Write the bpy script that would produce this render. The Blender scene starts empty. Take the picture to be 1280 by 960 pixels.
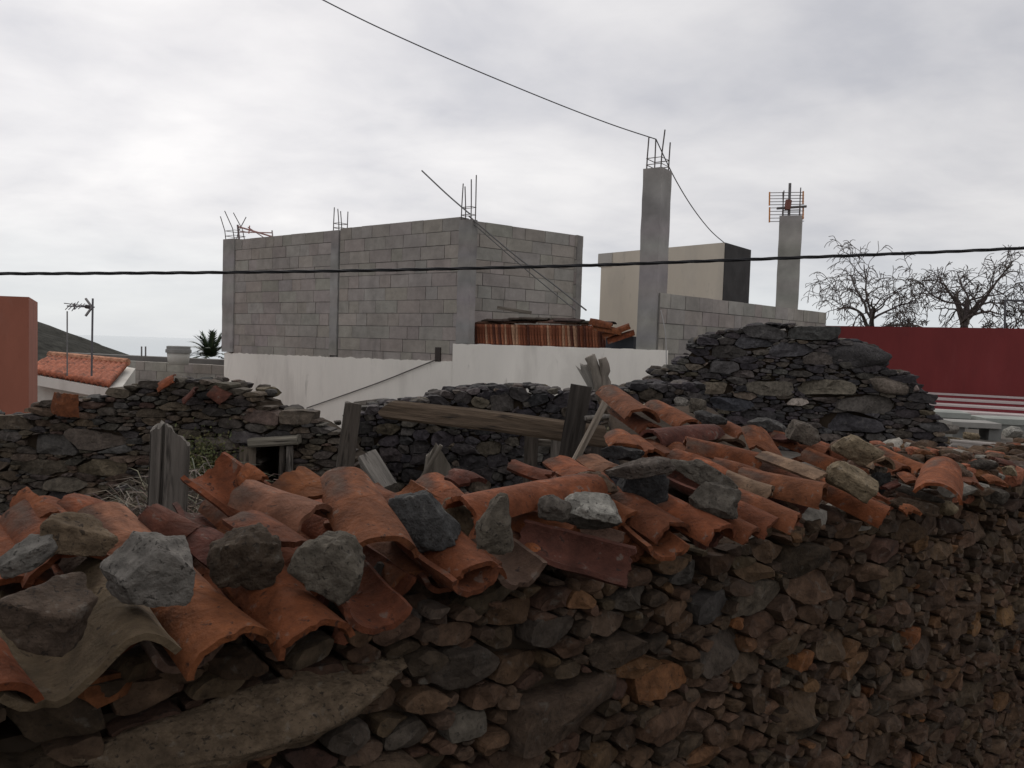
import bpy, bmesh, math, random
import numpy as np
from mathutils import Vector, Matrix, noise
R = math.radians
random.seed(7)
SC = bpy.context.scene
COL = SC.collection

# ---------------------------------------------------------------- camera
EYE = Vector((0, 0, 2.6)); F = 985.0; PITCH = R(2.8); ROLL = R(1.8)
fw = Vector((0, math.cos(PITCH), -math.sin(PITCH)))
up0 = Vector((0, math.sin(PITCH), math.cos(PITCH))); rt0 = Vector((1, 0, 0))
RT = math.cos(ROLL)*rt0 + math.sin(ROLL)*up0
UP = math.cos(ROLL)*up0 - math.sin(ROLL)*rt0
cam = bpy.data.objects.new('camera', bpy.data.cameras.new('camera')); COL.objects.link(cam)
cam.data.sensor_width = 36; cam.data.lens = F/1280*36
cam.data.clip_start = .05; cam.data.clip_end = 200000
m3 = Matrix((RT, UP, -fw)).transposed()
cam.matrix_world = Matrix.Translation(EYE) @ m3.to_4x4()
SC.camera = cam

def ray(px, py):
    return fw + RT*((px-640)/F) - UP*((py-480)/F)
def P(px, py, Y):
    d = ray(px, py); return EYE + d*(Y/d.y)
def PZ(px, py, z):
    d = ray(px, py); return EYE + d*((z-EYE.z)/d.z)

# ---------------------------------------------------------------- helpers
def tag(o, label=None, cat=None, group=None, kind='thing'):
    if label: o['label'] = label
    if cat: o['category'] = cat
    if group: o['group'] = group
    if kind: o['kind'] = kind
    return o

class MB:
    def __init__(s): s.v = []; s.f = []; s.c = []; s.n = 0
    def add(s, verts, faces, col=(1, 1, 1)):
        b = s.n
        s.v.extend(verts); s.n += len(verts)
        s.f.extend([tuple(i+b for i in f) for f in faces])
        if isinstance(col, list): s.c.extend(col)
        else: s.c.extend([col]*len(verts))
    def box(s, o, ex, ey, ez, col=(1, 1, 1)):
        """o = corner, ex/ey/ez edge vectors (right handed)"""
        o = Vector(o); ex = Vector(ex); ey = Vector(ey); ez = Vector(ez)
        v = [o, o+ex, o+ex+ey, o+ey, o+ez, o+ex+ez, o+ex+ey+ez, o+ey+ez]
        f = [(0, 3, 2, 1), (4, 5, 6, 7), (0, 1, 5, 4), (1, 2, 6, 5), (2, 3, 7, 6), (3, 0, 4, 7)]
        s.add(v, f, col)
    def prism(s, xy, z0, z1, col=(1, 1, 1)):
        n = len(xy)
        z0s = z0 if isinstance(z0, list) else [z0]*n
        z1s = z1 if isinstance(z1, list) else [z1]*n
        v = [Vector((p[0], p[1], z0s[i])) for i, p in enumerate(xy)] + [Vector((p[0], p[1], z1s[i])) for i, p in enumerate(xy)]
        f = [tuple(range(n-1, -1, -1)), tuple(range(n, 2*n))]
        for i in range(n):
            j = (i+1) % n; f.append((i, j, n+j, n+i))
        s.add(v, f, col)
    def tube(s, pts, rad, k=6, col=(1, 1, 1)):
        pts = [Vector(p) for p in pts]; n = len(pts)
        rads = rad if isinstance(rad, (list, tuple)) else [rad]*n
        v = []; f = []
        prev = None
        for i in range(n):
            d = (pts[min(i+1, n-1)]-pts[max(i-1, 0)]).normalized()
            if prev is None:
                a = d.orthogonal().normalized()
            else:
                a = (prev - d*prev.dot(d)); a = a.normalized() if a.length > 1e-6 else d.orthogonal().normalized()
            prev = a; b = d.cross(a)
            for j in range(k):
                t = 2*math.pi*j/k
                v.append(pts[i] + (a*math.cos(t)+b*math.sin(t))*rads[i])
        for i in range(n-1):
            for j in range(k):
                j2 = (j+1) % k
                f.append((i*k+j, i*k+j2, (i+1)*k+j2, (i+1)*k+j))
        f.append(tuple(range(k-1, -1, -1))); f.append(tuple(range((n-1)*k, n*k)))
        s.add(v, f, col)
    def build(s, name, mat, parent=None, smooth=False, matrix=None, sharp=None):
        me = bpy.data.meshes.new(name)
        me.from_pydata([tuple(x) for x in s.v], [], s.f)
        ca = me.color_attributes.new('Col', 'FLOAT_COLOR', 'POINT')
        arr = np.ones((len(s.c), 4), dtype=np.float32); arr[:, :3] = np.array([tuple(c)[:3] for c in s.c], dtype=np.float32)
        ca.data.foreach_set('color', arr.ravel())
        if smooth: me.polygons.foreach_set('use_smooth', [True]*len(me.polygons))
        me.materials.append(mat); me.update()
        if sharp: me.set_sharp_from_angle(angle=R(sharp))
        o = bpy.data.objects.new(name, me); COL.objects.link(o)
        if matrix is not None: o.matrix_world = matrix
        if parent: o.parent = parent
        return o

def empty(name, loc, label, cat, group=None):
    o = bpy.data.objects.new(name, None); COL.objects.link(o); o.location = loc
    o.empty_display_size = .1
    return tag(o, label, cat, group)
def child(mb, name, mat, root, smooth=False, sharp=None):
    """build world-space mesh as a child of an Empty that only has a translation"""
    l = root.location.copy()
    p = root.parent
    while p: l = l + p.location; p = p.parent
    mb.v = [Vector(v)-l for v in mb.v]
    o = mb.build(name, mat, None, smooth, None, sharp); o.parent = root
    return o

# ---------------------------------------------------------------- materials
def mat(name, rough=.9, spec=.3, attr=True, base=(.5, .5, .5), var=.35, vscale=6., bump=.4, bscale=40., bdist=.01,
        spots=None, spot_scale=20., spot_th=(.6, .7), streak=None, coord='Object', aniso=(1, 1, 1), spec2=None, gscale=1.2, gvar=0.):
    m = bpy.data.materials.new(name); m.use_nodes = True
    nt = m.node_tree; N = nt.nodes; L = nt.links
    b = N['Principled BSDF']; b.inputs['Roughness'].default_value = rough
    b.inputs['Specular IOR Level'].default_value = spec
    tc = N.new('ShaderNodeTexCoord'); mp = N.new('ShaderNodeMapping'); mp.inputs['Scale'].default_value = aniso
    L.new(tc.outputs[coord], mp.inputs['Vector'])
    co = mp.outputs['Vector']
    if attr:
        a = N.new('ShaderNodeAttribute'); a.attribute_name = 'Col'; src = a.outputs['Color']
    else:
        a = N.new('ShaderNodeRGB'); a.outputs[0].default_value = (*base, 1); src = a.outputs[0]
    def noi(scale, det=6, ro=.6, dis=0.):
        n = N.new('ShaderNodeTexNoise'); n.inputs['Scale'].default_value = scale; n.inputs['Detail'].default_value = det
        n.inputs['Roughness'].default_value = ro; n.inputs['Distortion'].default_value = dis
        L.new(co, n.inputs['Vector']); return n
    def mul(src, n, lo, hi, f0=.25, f1=.75):
        mr = N.new('ShaderNodeMapRange'); mr.inputs['From Min'].default_value = f0; mr.inputs['From Max'].default_value = f1
        mr.inputs['To Min'].default_value = lo; mr.inputs['To Max'].default_value = hi
        L.new(n.outputs['Fac'], mr.inputs['Value'])
        mx = N.new('ShaderNodeVectorMath'); mx.operation = 'SCALE'
        L.new(src, mx.inputs[0]); L.new(mr.outputs['Result'], mx.inputs['Scale'])
        return mx.outputs[0]
    src = mul(src, noi(vscale, 8, .65), 1-var, 1+var)
    if gvar: src = mul(src, noi(gscale, 3, .5), 1-gvar, 1+gvar)
    for sp in (spots or []):
        colr, sc, t0, t1, fac = sp
        n = noi(sc, 5, .6, .4)
        mr = N.new('ShaderNodeMapRange'); mr.inputs['From Min'].default_value = t0; mr.inputs['From Max'].default_value = t1
        mr.inputs['To Max'].default_value = fac
        L.new(n.outputs['Fac'], mr.inputs['Value'])
        mx = N.new('ShaderNodeMix'); mx.data_type = 'RGBA'
        L.new(mr.outputs['Result'], mx.inputs['Factor']); L.new(src, mx.inputs['A']); mx.inputs['B'].default_value = (*colr, 1)
        src = mx.outputs['Result']
    L.new(src, b.inputs['Base Color'])
    if bump:
        n = noi(bscale, 8, .65); n2 = noi(bscale*.22, 4, .6)
        ad = N.new('ShaderNodeMath'); ad.operation = 'MULTIPLY_ADD'; ad.inputs[1].default_value = .5
        L.new(n.outputs['Fac'], ad.inputs[0]); L.new(n2.outputs['Fac'], ad.inputs[2])
        bm = N.new('ShaderNodeBump'); bm.inputs['Strength'].default_value = bump; bm.inputs['Distance'].default_value = bdist
        L.new(ad.outputs[0], bm.inputs['Height']); L.new(bm.outputs['Normal'], b.inputs['Normal'])
    return m

M_STONE = mat('stone', .92, .2, var=.6, vscale=30, bump=.9, bscale=55, bdist=.02, gscale=3, gvar=.25,
              spots=[((.16, .15, .13), 26, .60, .72, .45), ((.02, .018, .017), 9, .60, .75, .55), ((.016, .014, .012), 85, .60, .67, .6)])
M_ROCK = mat('loose_rock', .95, .15, var=.55, vscale=34, bump=1., bscale=60, bdist=.03, gscale=7, gvar=.25,
             spots=[((.30, .29, .26), 32, .60, .72, .35), ((.03, .027, .025), 11, .62, .75, .5), ((.022, .019, .017), 95, .585, .65, .75)])
M_CORE = mat('wall_core', 1, .1, attr=False, base=(.042, .031, .022), var=.4, bump=.8, bscale=25)
M_TILE = mat('terracotta', .92, .2, var=.48, vscale=26, bump=1., bscale=85, bdist=.011, gscale=5.5, gvar=.42,
             spots=[((.040, .022, .018), 5, .52, .66, .75), ((.105, .082, .064), 4, .58, .68, .6), ((.15, .13, .11), 26, .61, .67, .55),
                    ((.022, .016, .014), 48, .60, .68, .8), ((.11, .10, .085), 9, .64, .74, .45)])
M_WOOD = mat('old_wood', .9, .2, var=.5, vscale=4, bump=1., bscale=14, bdist=.012, aniso=(9, 9, .7), gscale=1, gvar=.3,
             spots=[((.02, .017, .015), 3.2, .58, .66, .8)])
M_BLOCK = mat('concrete_block', .95, .2, var=.22, vscale=5, bump=.5, bscale=70, bdist=.01, gscale=.9, gvar=.14,
              spots=[((.13, .12, .115), 3.0, .58, .75, .4)])
M_MORTAR = mat('mortar', .95, .2, attr=False, base=(.21, .198, .185), var=.3, bump=.3)
M_CONC = mat('concrete', .95, .2, var=.2, vscale=3, bump=.3, bscale=30, gscale=1.5, gvar=.14,
             spots=[((.12, .115, .11), 2.2, .6, .75, .35)])
M_PAINT = mat('wall_paint', .9, .2, var=.07, vscale=2.2, bump=.25, bscale=30, gscale=.5, gvar=.09, aniso=(1, 1, .3),
              spots=[((.40, .37, .33), 1.6, .52, .75, .5), ((.30, .27, .24), 5, .64, .74, .45)])
M_RED = mat('red_paint', .8, .3, var=.14, vscale=3, bump=.3, bscale=30, gscale=.5, gvar=.14, aniso=(1, 1, .3), spots=[((.10, .03, .03), 2.5, .56, .78, .4), ((.22, .06, .06), 1.4, .6, .8, .35)])
M_METAL = mat('dark_metal', .55, .4, var=.3, bump=.2)
M_CABLE = mat('cable_rubber', .6, .3, var=.15, bump=0)
M_BARK = mat('bare_bark', .95, .1, var=.3, vscale=8, bump=.6)
M_EARTH = mat('earth', 1, .1, var=.5, vscale=2.5, bump=1., bscale=12, bdist=.05, gscale=.6, gvar=.2)
M_GRASS = mat('dry_straw', .9, .2, var=.3, bump=0)
M_LEAF = mat('leaf', .6, .3, var=.3, bump=0)
M_HILL = mat('hill_scrub', 1, .05, var=.7, vscale=.35, bump=1., bscale=.2, bdist=1.5, gscale=.02, gvar=.3)

def sea_mat():
    m = bpy.data.materials.new('sea'); m.use_nodes = True
    nt = m.node_tree; b = nt.nodes['Principled BSDF']
    b.inputs['Base Color'].default_value = (.10, .17, .23, 1); b.inputs['Roughness'].default_value = .12
    n = nt.nodes.new('ShaderNodeTexNoise'); n.inputs['Scale'].default_value = .004; n.inputs['Detail'].default_value = 6
    tc = nt.nodes.new('ShaderNodeTexCoord'); nt.links.new(tc.outputs['Object'], n.inputs['Vector'])
    bm = nt.nodes.new('ShaderNodeBump'); bm.inputs['Strength'].default_value = .02; bm.inputs['Distance'].default_value = 8
    nt.links.new(n.outputs['Fac'], bm.inputs['Height']); nt.links.new(bm.outputs['Normal'], b.inputs['Normal'])
    return m
M_SEA = sea_mat()

def jit(c, a=.15):
    k = 1+random.uniform(-a, a)
    return tuple(max(0., x*k*(1+random.uniform(-a, a)*.35)) for x in c)

# ---------------------------------------------------------------- sky and light
def make_world():
    w = bpy.data.worlds.new('World'); SC.world = w; w.use_nodes = True
    nt = w.node_tree; N = nt.nodes; L = nt.links
    for n in list(N): N.remove(n)
    out = N.new('ShaderNodeOutputWorld')
    sky = N.new('ShaderNodeTexSky'); sky.sky_type = 'NISHITA'; sky.sun_disc = False
    sky.sun_elevation = R(38); sky.sun_rotation = R(-22); sky.air_density = 1; sky.dust_density = 1.5; sky.altitude = 300
    bg1 = N.new('ShaderNodeBackground'); bg1.inputs['Strength'].default_value = .09
    L.new(sky.outputs[0], bg1.inputs['Color'])
    tc = N.new('ShaderNodeTexCoord')
    sep = N.new('ShaderNodeSeparateXYZ'); L.new(tc.outputs['Generated'], sep.inputs[0])
    def math_(op, a, b=None, clamp=False):
        n = N.new('ShaderNodeMath'); n.operation = op; n.use_clamp = clamp
        for i, x in enumerate((a, b)):
            if x is None: continue
            if isinstance(x, (int, float)): n.inputs[i].default_value = x
            else: L.new(x, n.inputs[i])
        return n.outputs[0]
    zz = math_('ADD', math_('MAXIMUM', sep.outputs['Z'], 0.), .24)
    u = math_('DIVIDE', sep.outputs['X'], zz); v = math_('DIVIDE', sep.outputs['Y'], zz)
    cb = N.new('ShaderNodeCombineXYZ'); L.new(u, cb.inputs[0]); L.new(v, cb.inputs[1])
    def noi(scale, det, ro, off, dis=.3):
        mp = N.new('ShaderNodeMapping'); mp.inputs['Location'].default_value = off; mp.inputs['Rotation'].default_value = (0, 0, R(-25)); mp.inputs['Scale'].default_value = (.9, 1.1, 1)
        L.new(cb.outputs[0], mp.inputs['Vector'])
        n = N.new('ShaderNodeTexNoise'); n.inputs['Scale'].default_value = scale; n.inputs['Detail'].default_value = det
        n.inputs['Roughness'].default_value = ro; n.inputs['Distortion'].default_value = dis
        L.new(mp.outputs[0], n.inputs['Vector']); return n.outputs['Fac']
    n1 = noi(1.7, 7, .52, (3.1, 1.7, 0)); n2 = noi(.42, 3, .5, (8.3, 2.2, 0)); n3 = noi(5., 5, .55, (1.3, 7.7, 0))
    s = math_('ADD', math_('ADD', math_('MULTIPLY', n1, .5), math_('MULTIPLY', n2, .34)), math_('MULTIPLY', n3, .16))
    ramp = N.new('ShaderNodeValToRGB'); L.new(s, ramp.inputs[0])
    e = ramp.color_ramp.elements
    e[0].position = .38; e[0].color = (.575, .575, .61, 1)
    e[1].position = .62; e[1].color = (.88, .86, .855, 1)
    k = e.new(.5); k.color = (.735, .722, .735, 1)
    # brighter towards the veiled sun, a bright clear band low over the sea
    dv = N.new('ShaderNodeVectorMath'); dv.operation = 'DOT_PRODUCT'; L.new(tc.outputs['Generated'], dv.inputs[0])
    sd = Vector((-.45, .85, .28)).normalized(); dv.inputs[1].default_value = sd
    g = math_('POWER', math_('MAXIMUM', dv.outputs['Value'], 0.), 5.)
    gain = math_('ADD', math_('MULTIPLY', g, .20), .95)
    sc = N.new('ShaderNodeVectorMath'); sc.operation = 'SCALE'; L.new(ramp.outputs[0], sc.inputs[0]); L.new(gain, sc.inputs['Scale'])
    # horizon band
    hz = N.new('ShaderNodeMapRange'); hz.interpolation_type = 'SMOOTHSTEP'
    hz.inputs['From Min'].default_value = .0; hz.inputs['From Max'].default_value = .16; hz.inputs['To Min'].default_value = 1.; hz.inputs['To Max'].default_value = 0.
    L.new(sep.outputs['Z'], hz.inputs['Value'])
    mx = N.new('ShaderNodeMix'); mx.data_type = 'RGBA'
    L.new(math_('MULTIPLY', hz.outputs[0], .74), mx.inputs['Factor']); L.new(sc.outputs[0], mx.inputs['A']); mx.inputs['B'].default_value = (.70, .755, .80, 1)
    bg2 = N.new('ShaderNodeBackground'); bg2.inputs['Strength'].default_value = 1.0
    L.new(mx.outputs['Result'], bg2.inputs['Color'])
    ms = N.new('ShaderNodeMixShader'); ms.inputs[0].default_value = .93
    L.new(bg1.outputs[0], ms.inputs[1]); L.new(bg2.outputs[0], ms.inputs[2]); L.new(ms.outputs[0], out.inputs[0])
make_world()
sun = bpy.data.objects.new('sun', bpy.data.lights.new('sun', 'SUN')); COL.objects.link(sun)
sun.data.energy = 1.3; sun.data.angle = R(22); sun.data.color = (1, .96, .9)
sdir = Vector((math.sin(R(-22))*math.cos(R(38)), math.cos(R(-22))*math.cos(R(38)), math.sin(R(38))))
sun.rotation_euler = (-sdir).to_track_quat('-Z', 'Y').to_euler()
SC.view_settings.view_transform = 'Standard'; SC.view_settings.look = 'None'; SC.view_settings.exposure = 0; SC.view_settings.gamma = 1
SC.cycles.use_denoising = True
SC.cycles.max_bounces = 6; SC.cycles.diffuse_bounces = 3

# ---------------------------------------------------------------- the near wall's frame
WTOP = 2.05
A2 = PZ(0, 885, WTOP); B2 = PZ(1280, 600, WTOP)
U = (B2-A2).normalized(); NI = Vector((-U.y, U.x, 0)); LW = (B2-A2).length
SLOPE = math.tan(R(11)); RZ0 = WTOP+.02
RN = (Vector((0, 0, 1)) - NI*SLOPE).normalized()
def roof(px, py, h=0.):
    d = ray(px, py)
    a = EYE.z - SLOPE*(EYE-A2).dot(NI) - RZ0 - h
    b = d.z - SLOPE*d.dot(NI)
    return EYE + d*(-a/b)
def roof_st(s, t, h=0.):
    q = A2 + U*s + NI*t; q = Vector((q.x, q.y, RZ0+SLOPE*t)); return q + RN*h
class Face:
    """a vertical wall plane given by two ground points; s along, z up, out towards the viewer"""
    def __init__(s, a, b):
        s.a = Vector((a[0], a[1], 0)); s.u = Vector((b[0]-a[0], b[1]-a[1], 0)); s.len = s.u.length; s.u.normalize()
        s.o = Vector((s.u.y, -s.u.x, 0))
    def hit(s, px, py):
        d = ray(px, py); k = (s.a-EYE).dot(s.o)/d.dot(s.o); p = EYE+d*k
        return (p-s.a).dot(s.u), p.z
    def w(s, x, z, o=0.): 
        q = s.a + s.u*x + s.o*o; return Vector((q.x, q.y, z))

# ---------------------------------------------------------------- stone generators
_ico = {}
def ico(sub):
    if sub not in _ico:
        bm = bmesh.new(); bmesh.ops.create_icosphere(bm, subdivisions=sub, radius=1.0)
        _ico[sub] = (np.array([v.co[:] for v in bm.verts]), [tuple(v.index for v in f.verts) for f in bm.faces]); bm.free()
    return _ico[sub]
def rock(sub, seed, size, facets=13, rough=.05, p=40, strata=.35, planes=()):
    """angular stone: a sphere cut by random planes, then broken up by noise with a slight bedding"""
    rs = np.random.RandomState(seed)
    V, Fc = ico(sub)
    n = rs.normal(size=(facets, 3)); n /= np.linalg.norm(n, axis=1)[:, None]
    d = rs.uniform(.56, .95, facets)
    n = np.vstack([n, [[0, 0, -1], [.1, .05, .99]]]); d = np.append(d, [.6, rs.uniform(.6, .85)])
    for q in planes:
        m = np.array(q[:3], float); n = np.vstack([n, m/np.linalg.norm(m)]); d = np.append(d, q[3])
    dots = np.maximum(V@n.T, 0)/d
    r = (np.sum(dots**p, axis=1)+.85**p)**(-1./p)
    Q = V*r[:, None]
    off = Vector(rs.uniform(-50, 50, 3))
    tl = rs.uniform(-.5, .5, 2)
    if sub > 2:
        disp = np.array([noise.fractal(Vector(q)*2.6+off, 1.05, 2.1, 6) for q in Q])
        st = np.array([noise.noise(Vector((q[0]*1.2, q[1]*1.2, (q[2]+q[0]*tl[0]+q[1]*tl[1])*9))+off) for q in Q])
        big = np.array([noise.noise(Vector(q)*1.4-off) for q in Q])
        Q = Q*(1+rough*disp*1.25+rough*strata*st+rough*1.1*big)[:, None]
    else:
        disp = np.array([noise.fractal(Vector(q)*2.2+off, .9, 2.1, 2) for q in Q])
        Q = Q*(1+rough*disp)[:, None]
    lo = Q.min(0); hi = Q.max(0)
    Q = (Q-(lo+hi)/2)/(hi-lo)*np.array(size)
    return Q, Fc

def clip(poly, nx, ny, c):
    out = []
    m = len(poly)
    for i in range(m):
        p = poly[i]; q = poly[(i+1) % m]
        a = p[0]*nx+p[1]*ny-c; b = q[0]*nx+q[1]*ny-c
        if a <= 0: out.append(p)
        if (a < 0 < b) or (b < 0 < a):
            t = a/(a-b); out.append((p[0]+(q[0]-p[0])*t, p[1]+(q[1]-p[1])*t))
    return out

def pack(s0, s1, zb, ztop, radii, asp, inside, rs, fixed=(), gap=.0035):
    """variable-radius dart throwing, then power cells. returns list of (centre, r, polygon, colour key)"""
    X = []; Z = []; Rr = []; K = []
    for (x, z, r, k) in fixed:
        X.append(x/asp); Z.append(z); Rr.append(r); K.append(k)
    ax = np.array(X) if X else np.zeros(0); az = np.array(Z) if Z else np.zeros(0); ar = np.array(Rr) if Rr else np.zeros(0)
    for (r0, r1, tries) in radii:
        for _ in range(tries):
            x = rs.uniform(s0, s1); z = rs.uniform(zb, ztop(x) if callable(ztop) else ztop); r = rs.uniform(r0, r1)
            if not inside(x, z, r): continue
            if len(ar) and np.any((ax-x/asp)**2+(az-z)**2 < ((ar+r)*.75)**2): continue
            ax = np.append(ax, x/asp); az = np.append(az, z); ar = np.append(ar, r); K.append(None)
    cells = []
    for i in range(len(ar)):
        r = ar[i]; an = rs.uniform(-.22, .22); ca, sa = math.cos(an), math.sin(an)
        poly = []
        for (qx, qz) in ((-1, -1), (1, -1), (1, 1), (-1, 1)):
            qx *= r*rs.uniform(.85, 1.4); qz *= r*rs.uniform(.75, 1.12)
            poly.append((ax[i]+qx*ca-qz*sa, az[i]+qx*sa+qz*ca))
        d2 = (ax-ax[i])**2+(az-az[i])**2
        for j in np.nonzero(d2 < (ar+r)**2*2.2)[0]:
            if j == i: continue
            nx = ax[j]-ax[i]; nz = az[j]-az[i]; L = math.hypot(nx, nz)
            if L < 1e-6: continue
            c = (L*L + r*r - ar[j]**2)/(2*L)
            if ar[j] < .55*r: c = max(c, 1.3*r)      # big stones keep their own blocky outline, chinking tucks in behind
            nx /= L; nz /= L
            poly = clip(poly, nx, nz, ax[i]*nx+az[i]*nz+c-gap)
            if len(poly) < 3: break
        if len(poly) >= 3 and rs.rand() < .6:      # a chipped corner
            a = rs.uniform(0, 6.28); poly = clip(poly, math.cos(a), math.sin(a), ax[i]*math.cos(a)+az[i]*math.sin(a)+r*rs.uniform(.55, .85))
        if len(poly) >= 3: cells.append(((ax[i]*asp, az[i]), r, [(q[0]*asp, q[1]) for q in poly], K[i]))
    return cells

def stone_geo(mb, face, cell, col, rs, back=.12, lift=0., fine=True, rough=.010, bulge=None):
    (cx, cz), r, poly, _ = cell
    # resample the boundary evenly, round the corners
    M = max(9, min(30, int(8+r*330))) if fine else 9
    pts = np.array(poly); nx = np.roll(pts, -1, 0); seg = np.linalg.norm(nx-pts, axis=1); tot = seg.sum()
    if tot < .02: return
    cum = np.concatenate([[0], np.cumsum(seg)])
    b = []
    for k in range(M):
        t = tot*k/M; i = min(np.searchsorted(cum, t, 'right')-1, len(pts)-1)
        f = (t-cum[i])/max(seg[i], 1e-9); b.append(pts[i]+(nx[i]-pts[i])*f)
    b = np.array(b)
    for _ in range(1): b = b*.76+(np.roll(b, 1, 0)+np.roll(b, -1, 0))*.12
    c = b.mean(0)
    rings = ((1., -back), (1., -.012), (.965, .40), (.90, .78), (.68, .95), (.36, 1.)) if fine else ((1., -back), (1., -.006), (.9, .6), (.5, 1.))
    B = bulge if bulge is not None else rs.uniform(.20, .5)*r+.005
    base = rs.uniform(-.018, .018)+lift
    tx, tz = rs.uniform(-.3, .3), rs.uniform(-.3, .32)
    pl = [(rs.uniform(.45, 1.05)*B, rs.uniform(-.9, .9), rs.uniform(-.9, .9)) for _ in range(4)]
    off = Vector(rs.uniform(-40, 40, 3))
    verts = []
    for (rho, e) in rings:
        for k in range(M):
            q = c+(b[k]-c)*rho
            dx, dz = q[0]-c[0], q[1]-c[1]
            if e < 0:
                o = e if e < -.05 else base+e+dx*tx*.5+dz*tz*.5
                wob = 0
            else:
                o = B*e
                for (h0, gx, gz) in pl: o = min(o, h0+gx*dx+gz*dz)
                o = max(o, -.004)+base+dx*tx+dz*tz
                nv = noise.fractal(Vector((q[0]*9, q[1]*9, o*9))+off, .8, 2., 4)
                o += nv*rough*min(1, r/.05)
                wob = nv*.004
            if rho > .9:
                w2 = noise.noise(Vector((q[0]*26, q[1]*26, 0))+off)*.011*min(1, r/.05)
                q = q+(b[k]-c)/max(1e-6, np.linalg.norm(b[k]-c))*w2
            verts.append(face.w(q[0], q[1], o))
    o = B
    for (h0, gx, gz) in pl: o = min(o, h0)
    verts.append(face.w(c[0], c[1], max(o, -.004)+base))
    n = len(rings); fs = []
    for i in range(n-1):
        for k in range(M):
            k2 = (k+1) % M
            fs.append((i*M+k, i*M+k2, (i+1)*M+k2, (i+1)*M+k))
    for k in range(M): fs.append(((n-1)*M+k, (n-1)*M+(k+1) % M, n*M))
    mb.add(verts, fs, col)

PAL_NEAR = [((.047, .038, .032), 5), ((.066, .048, .036), 6), ((.056, .040, .032), 5), ((.056, .045, .037), 4), ((.088, .056, .034), 2), ((.115, .056, .028), 1.),
            ((.040, .033, .029), 3), ((.088, .080, .074), .8), ((.070, .053, .042), 4)]
PAL_NEAR = [((c[0]*1.20, c[1]*1.0, c[2]*.80), w if c[0] < .08 else w*.45) for c, w in PAL_NEAR]
PAL_GREY = [((c[0]*1.06, c[1]*.98, c[2]*.92), w) for c, w in [((.060, .058, .063), 6), ((.078, .073, .072), 4), ((.045, .044, .050), 5), ((.085, .076, .066), 2), ((.12, .105, .085), .7), ((.10, .097, .094), 1)]]
PAL_MID = [((c[0]*1.0, c[1]*.92, c[2]*.84), w) for c, w in [((.070, .064, .058), 5), ((.085, .073, .060), 4), ((.052, .050, .052), 4), ((.105, .085, .065), 2), ((.10, .097, .090), 1), ((.075, .054, .045), 1.5)]]
def pick(pal, rs):
    w = np.array([p[1] for p in pal]); i = rs.choice(len(pal), p=w/w.sum())
    k = rs.uniform(.75, 1.3); c = pal[i][0]
    return tuple(float(x*k*rs.uniform(.95, 1.05)) for x in c)

def stone_wall(name, face, s0, s1, zb, ztop, radii, asp, pal, seed, label, thick=.45, fixed=(), holes=(), fine=True, recess=.055, caps=0, group=None, cap_r=(.05, .11), zlow=-9, gap=.0012, xfar=99):
    """dry stone wall: one thing; stones are its surface pattern, the dark core a part"""
    rs = np.random.RandomState(seed)
    zt = ztop if callable(ztop) else (lambda x: ztop)
    def inside(x, z, r):
        if z+r*.72 > min(zt(x), zt(x-r*asp*.7)+r*.5, zt(x+r*asp*.7)+r*.5): return False
        if x-s0 < r*asp*.6 or s1-x < r*asp*.6: return False
        if z < zlow and r < .032: return False
        if x > xfar and r < .036: return False
        for (a, b, c, d) in holes:
            if a-r*.9 < x < b+r*.9 and c-r*.55 < z < d+r*.55: return False
        return True
    cells = pack(s0, s1, zb, zt, radii, asp, inside, rs, fixed, gap)
    root = empty(name, face.w(s0, zb, 0), label, 'stone wall', group)
    mb = MB()
    for c in cells:
        col = c[3] if c[3] else pick(pal, rs)
        stone_geo(mb, face, c, col, rs, back=.16, fine=fine)
    # loose cap stones and the top of the wall across its thickness
    for k in range(caps):
        x = rs.uniform(s0, s1); r = rs.uniform(*cap_r)
        Q, Fc = rock(2, seed*1000+k, (r*2.2, r*1.8, r*1.0), 10, .05)
        a = rs.uniform(0, 6.28); ca, sa = math.cos(a), math.sin(a)
        z = zt(x)-r*.25; o = -rs.uniform(.06, thick-.05)
        c0 = face.w(x, z, o)
        mb.add([c0+Vector((q[0]*ca-q[1]*sa, q[0]*sa+q[1]*ca, q[2])) for q in Q], Fc, pick(pal, rs))
    child(mb, 'stonework', M_STONE, root, smooth=True, sharp=32)
    # core in pieces between the holes
    core = MB()
    xs = np.arange(s0, s1, .08).tolist()+[s1]
    def piece(xa, xb, z0, zf):
        g = [x for x in xs if xa < x < xb]; g = [xa]+g+[xb]
        v = []; 
        for x in g:
            t = max(z0+.01, zf(x)-.07)
            v += [face.w(x, z0, -recess), face.w(x, t, -recess), face.w(x, t-.01, -thick), face.w(x, z0, -thick)]
        f = []
        for i in range(len(g)-1):
            for j in range(4):
                j2 = (j+1) % 4; f.append((i*4+j, (i+1)*4+j, (i+1)*4+j2, i*4+j2))
        f.append((3, 2, 1, 0)); n = (len(g)-1)*4; f.append((n, n+1, n+2, n+3))
        core.add(v, f)
    if not holes: piece(s0, s1, zb, zt)
    else:
        cur = s0
        for (a, b, c, d) in sorted(holes):
            piece(cur, a, zb, zt); piece(a, b, d, zt)
            if c > zb+.02: piece(a, b, zb, lambda x, c=c: c+.07)
            cur = b
        piece(cur, s1, zb, zt)
    child(core, 'core', M_CORE, root)
    return root

def outline(face, pts):
    q = sorted(face.hit(*p) for p in pts); xs = [a for a, _ in q]; zs = [b for _, b in q]
    return (lambda x: float(np.interp(x, xs, zs))), xs[0], xs[-1]

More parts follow.
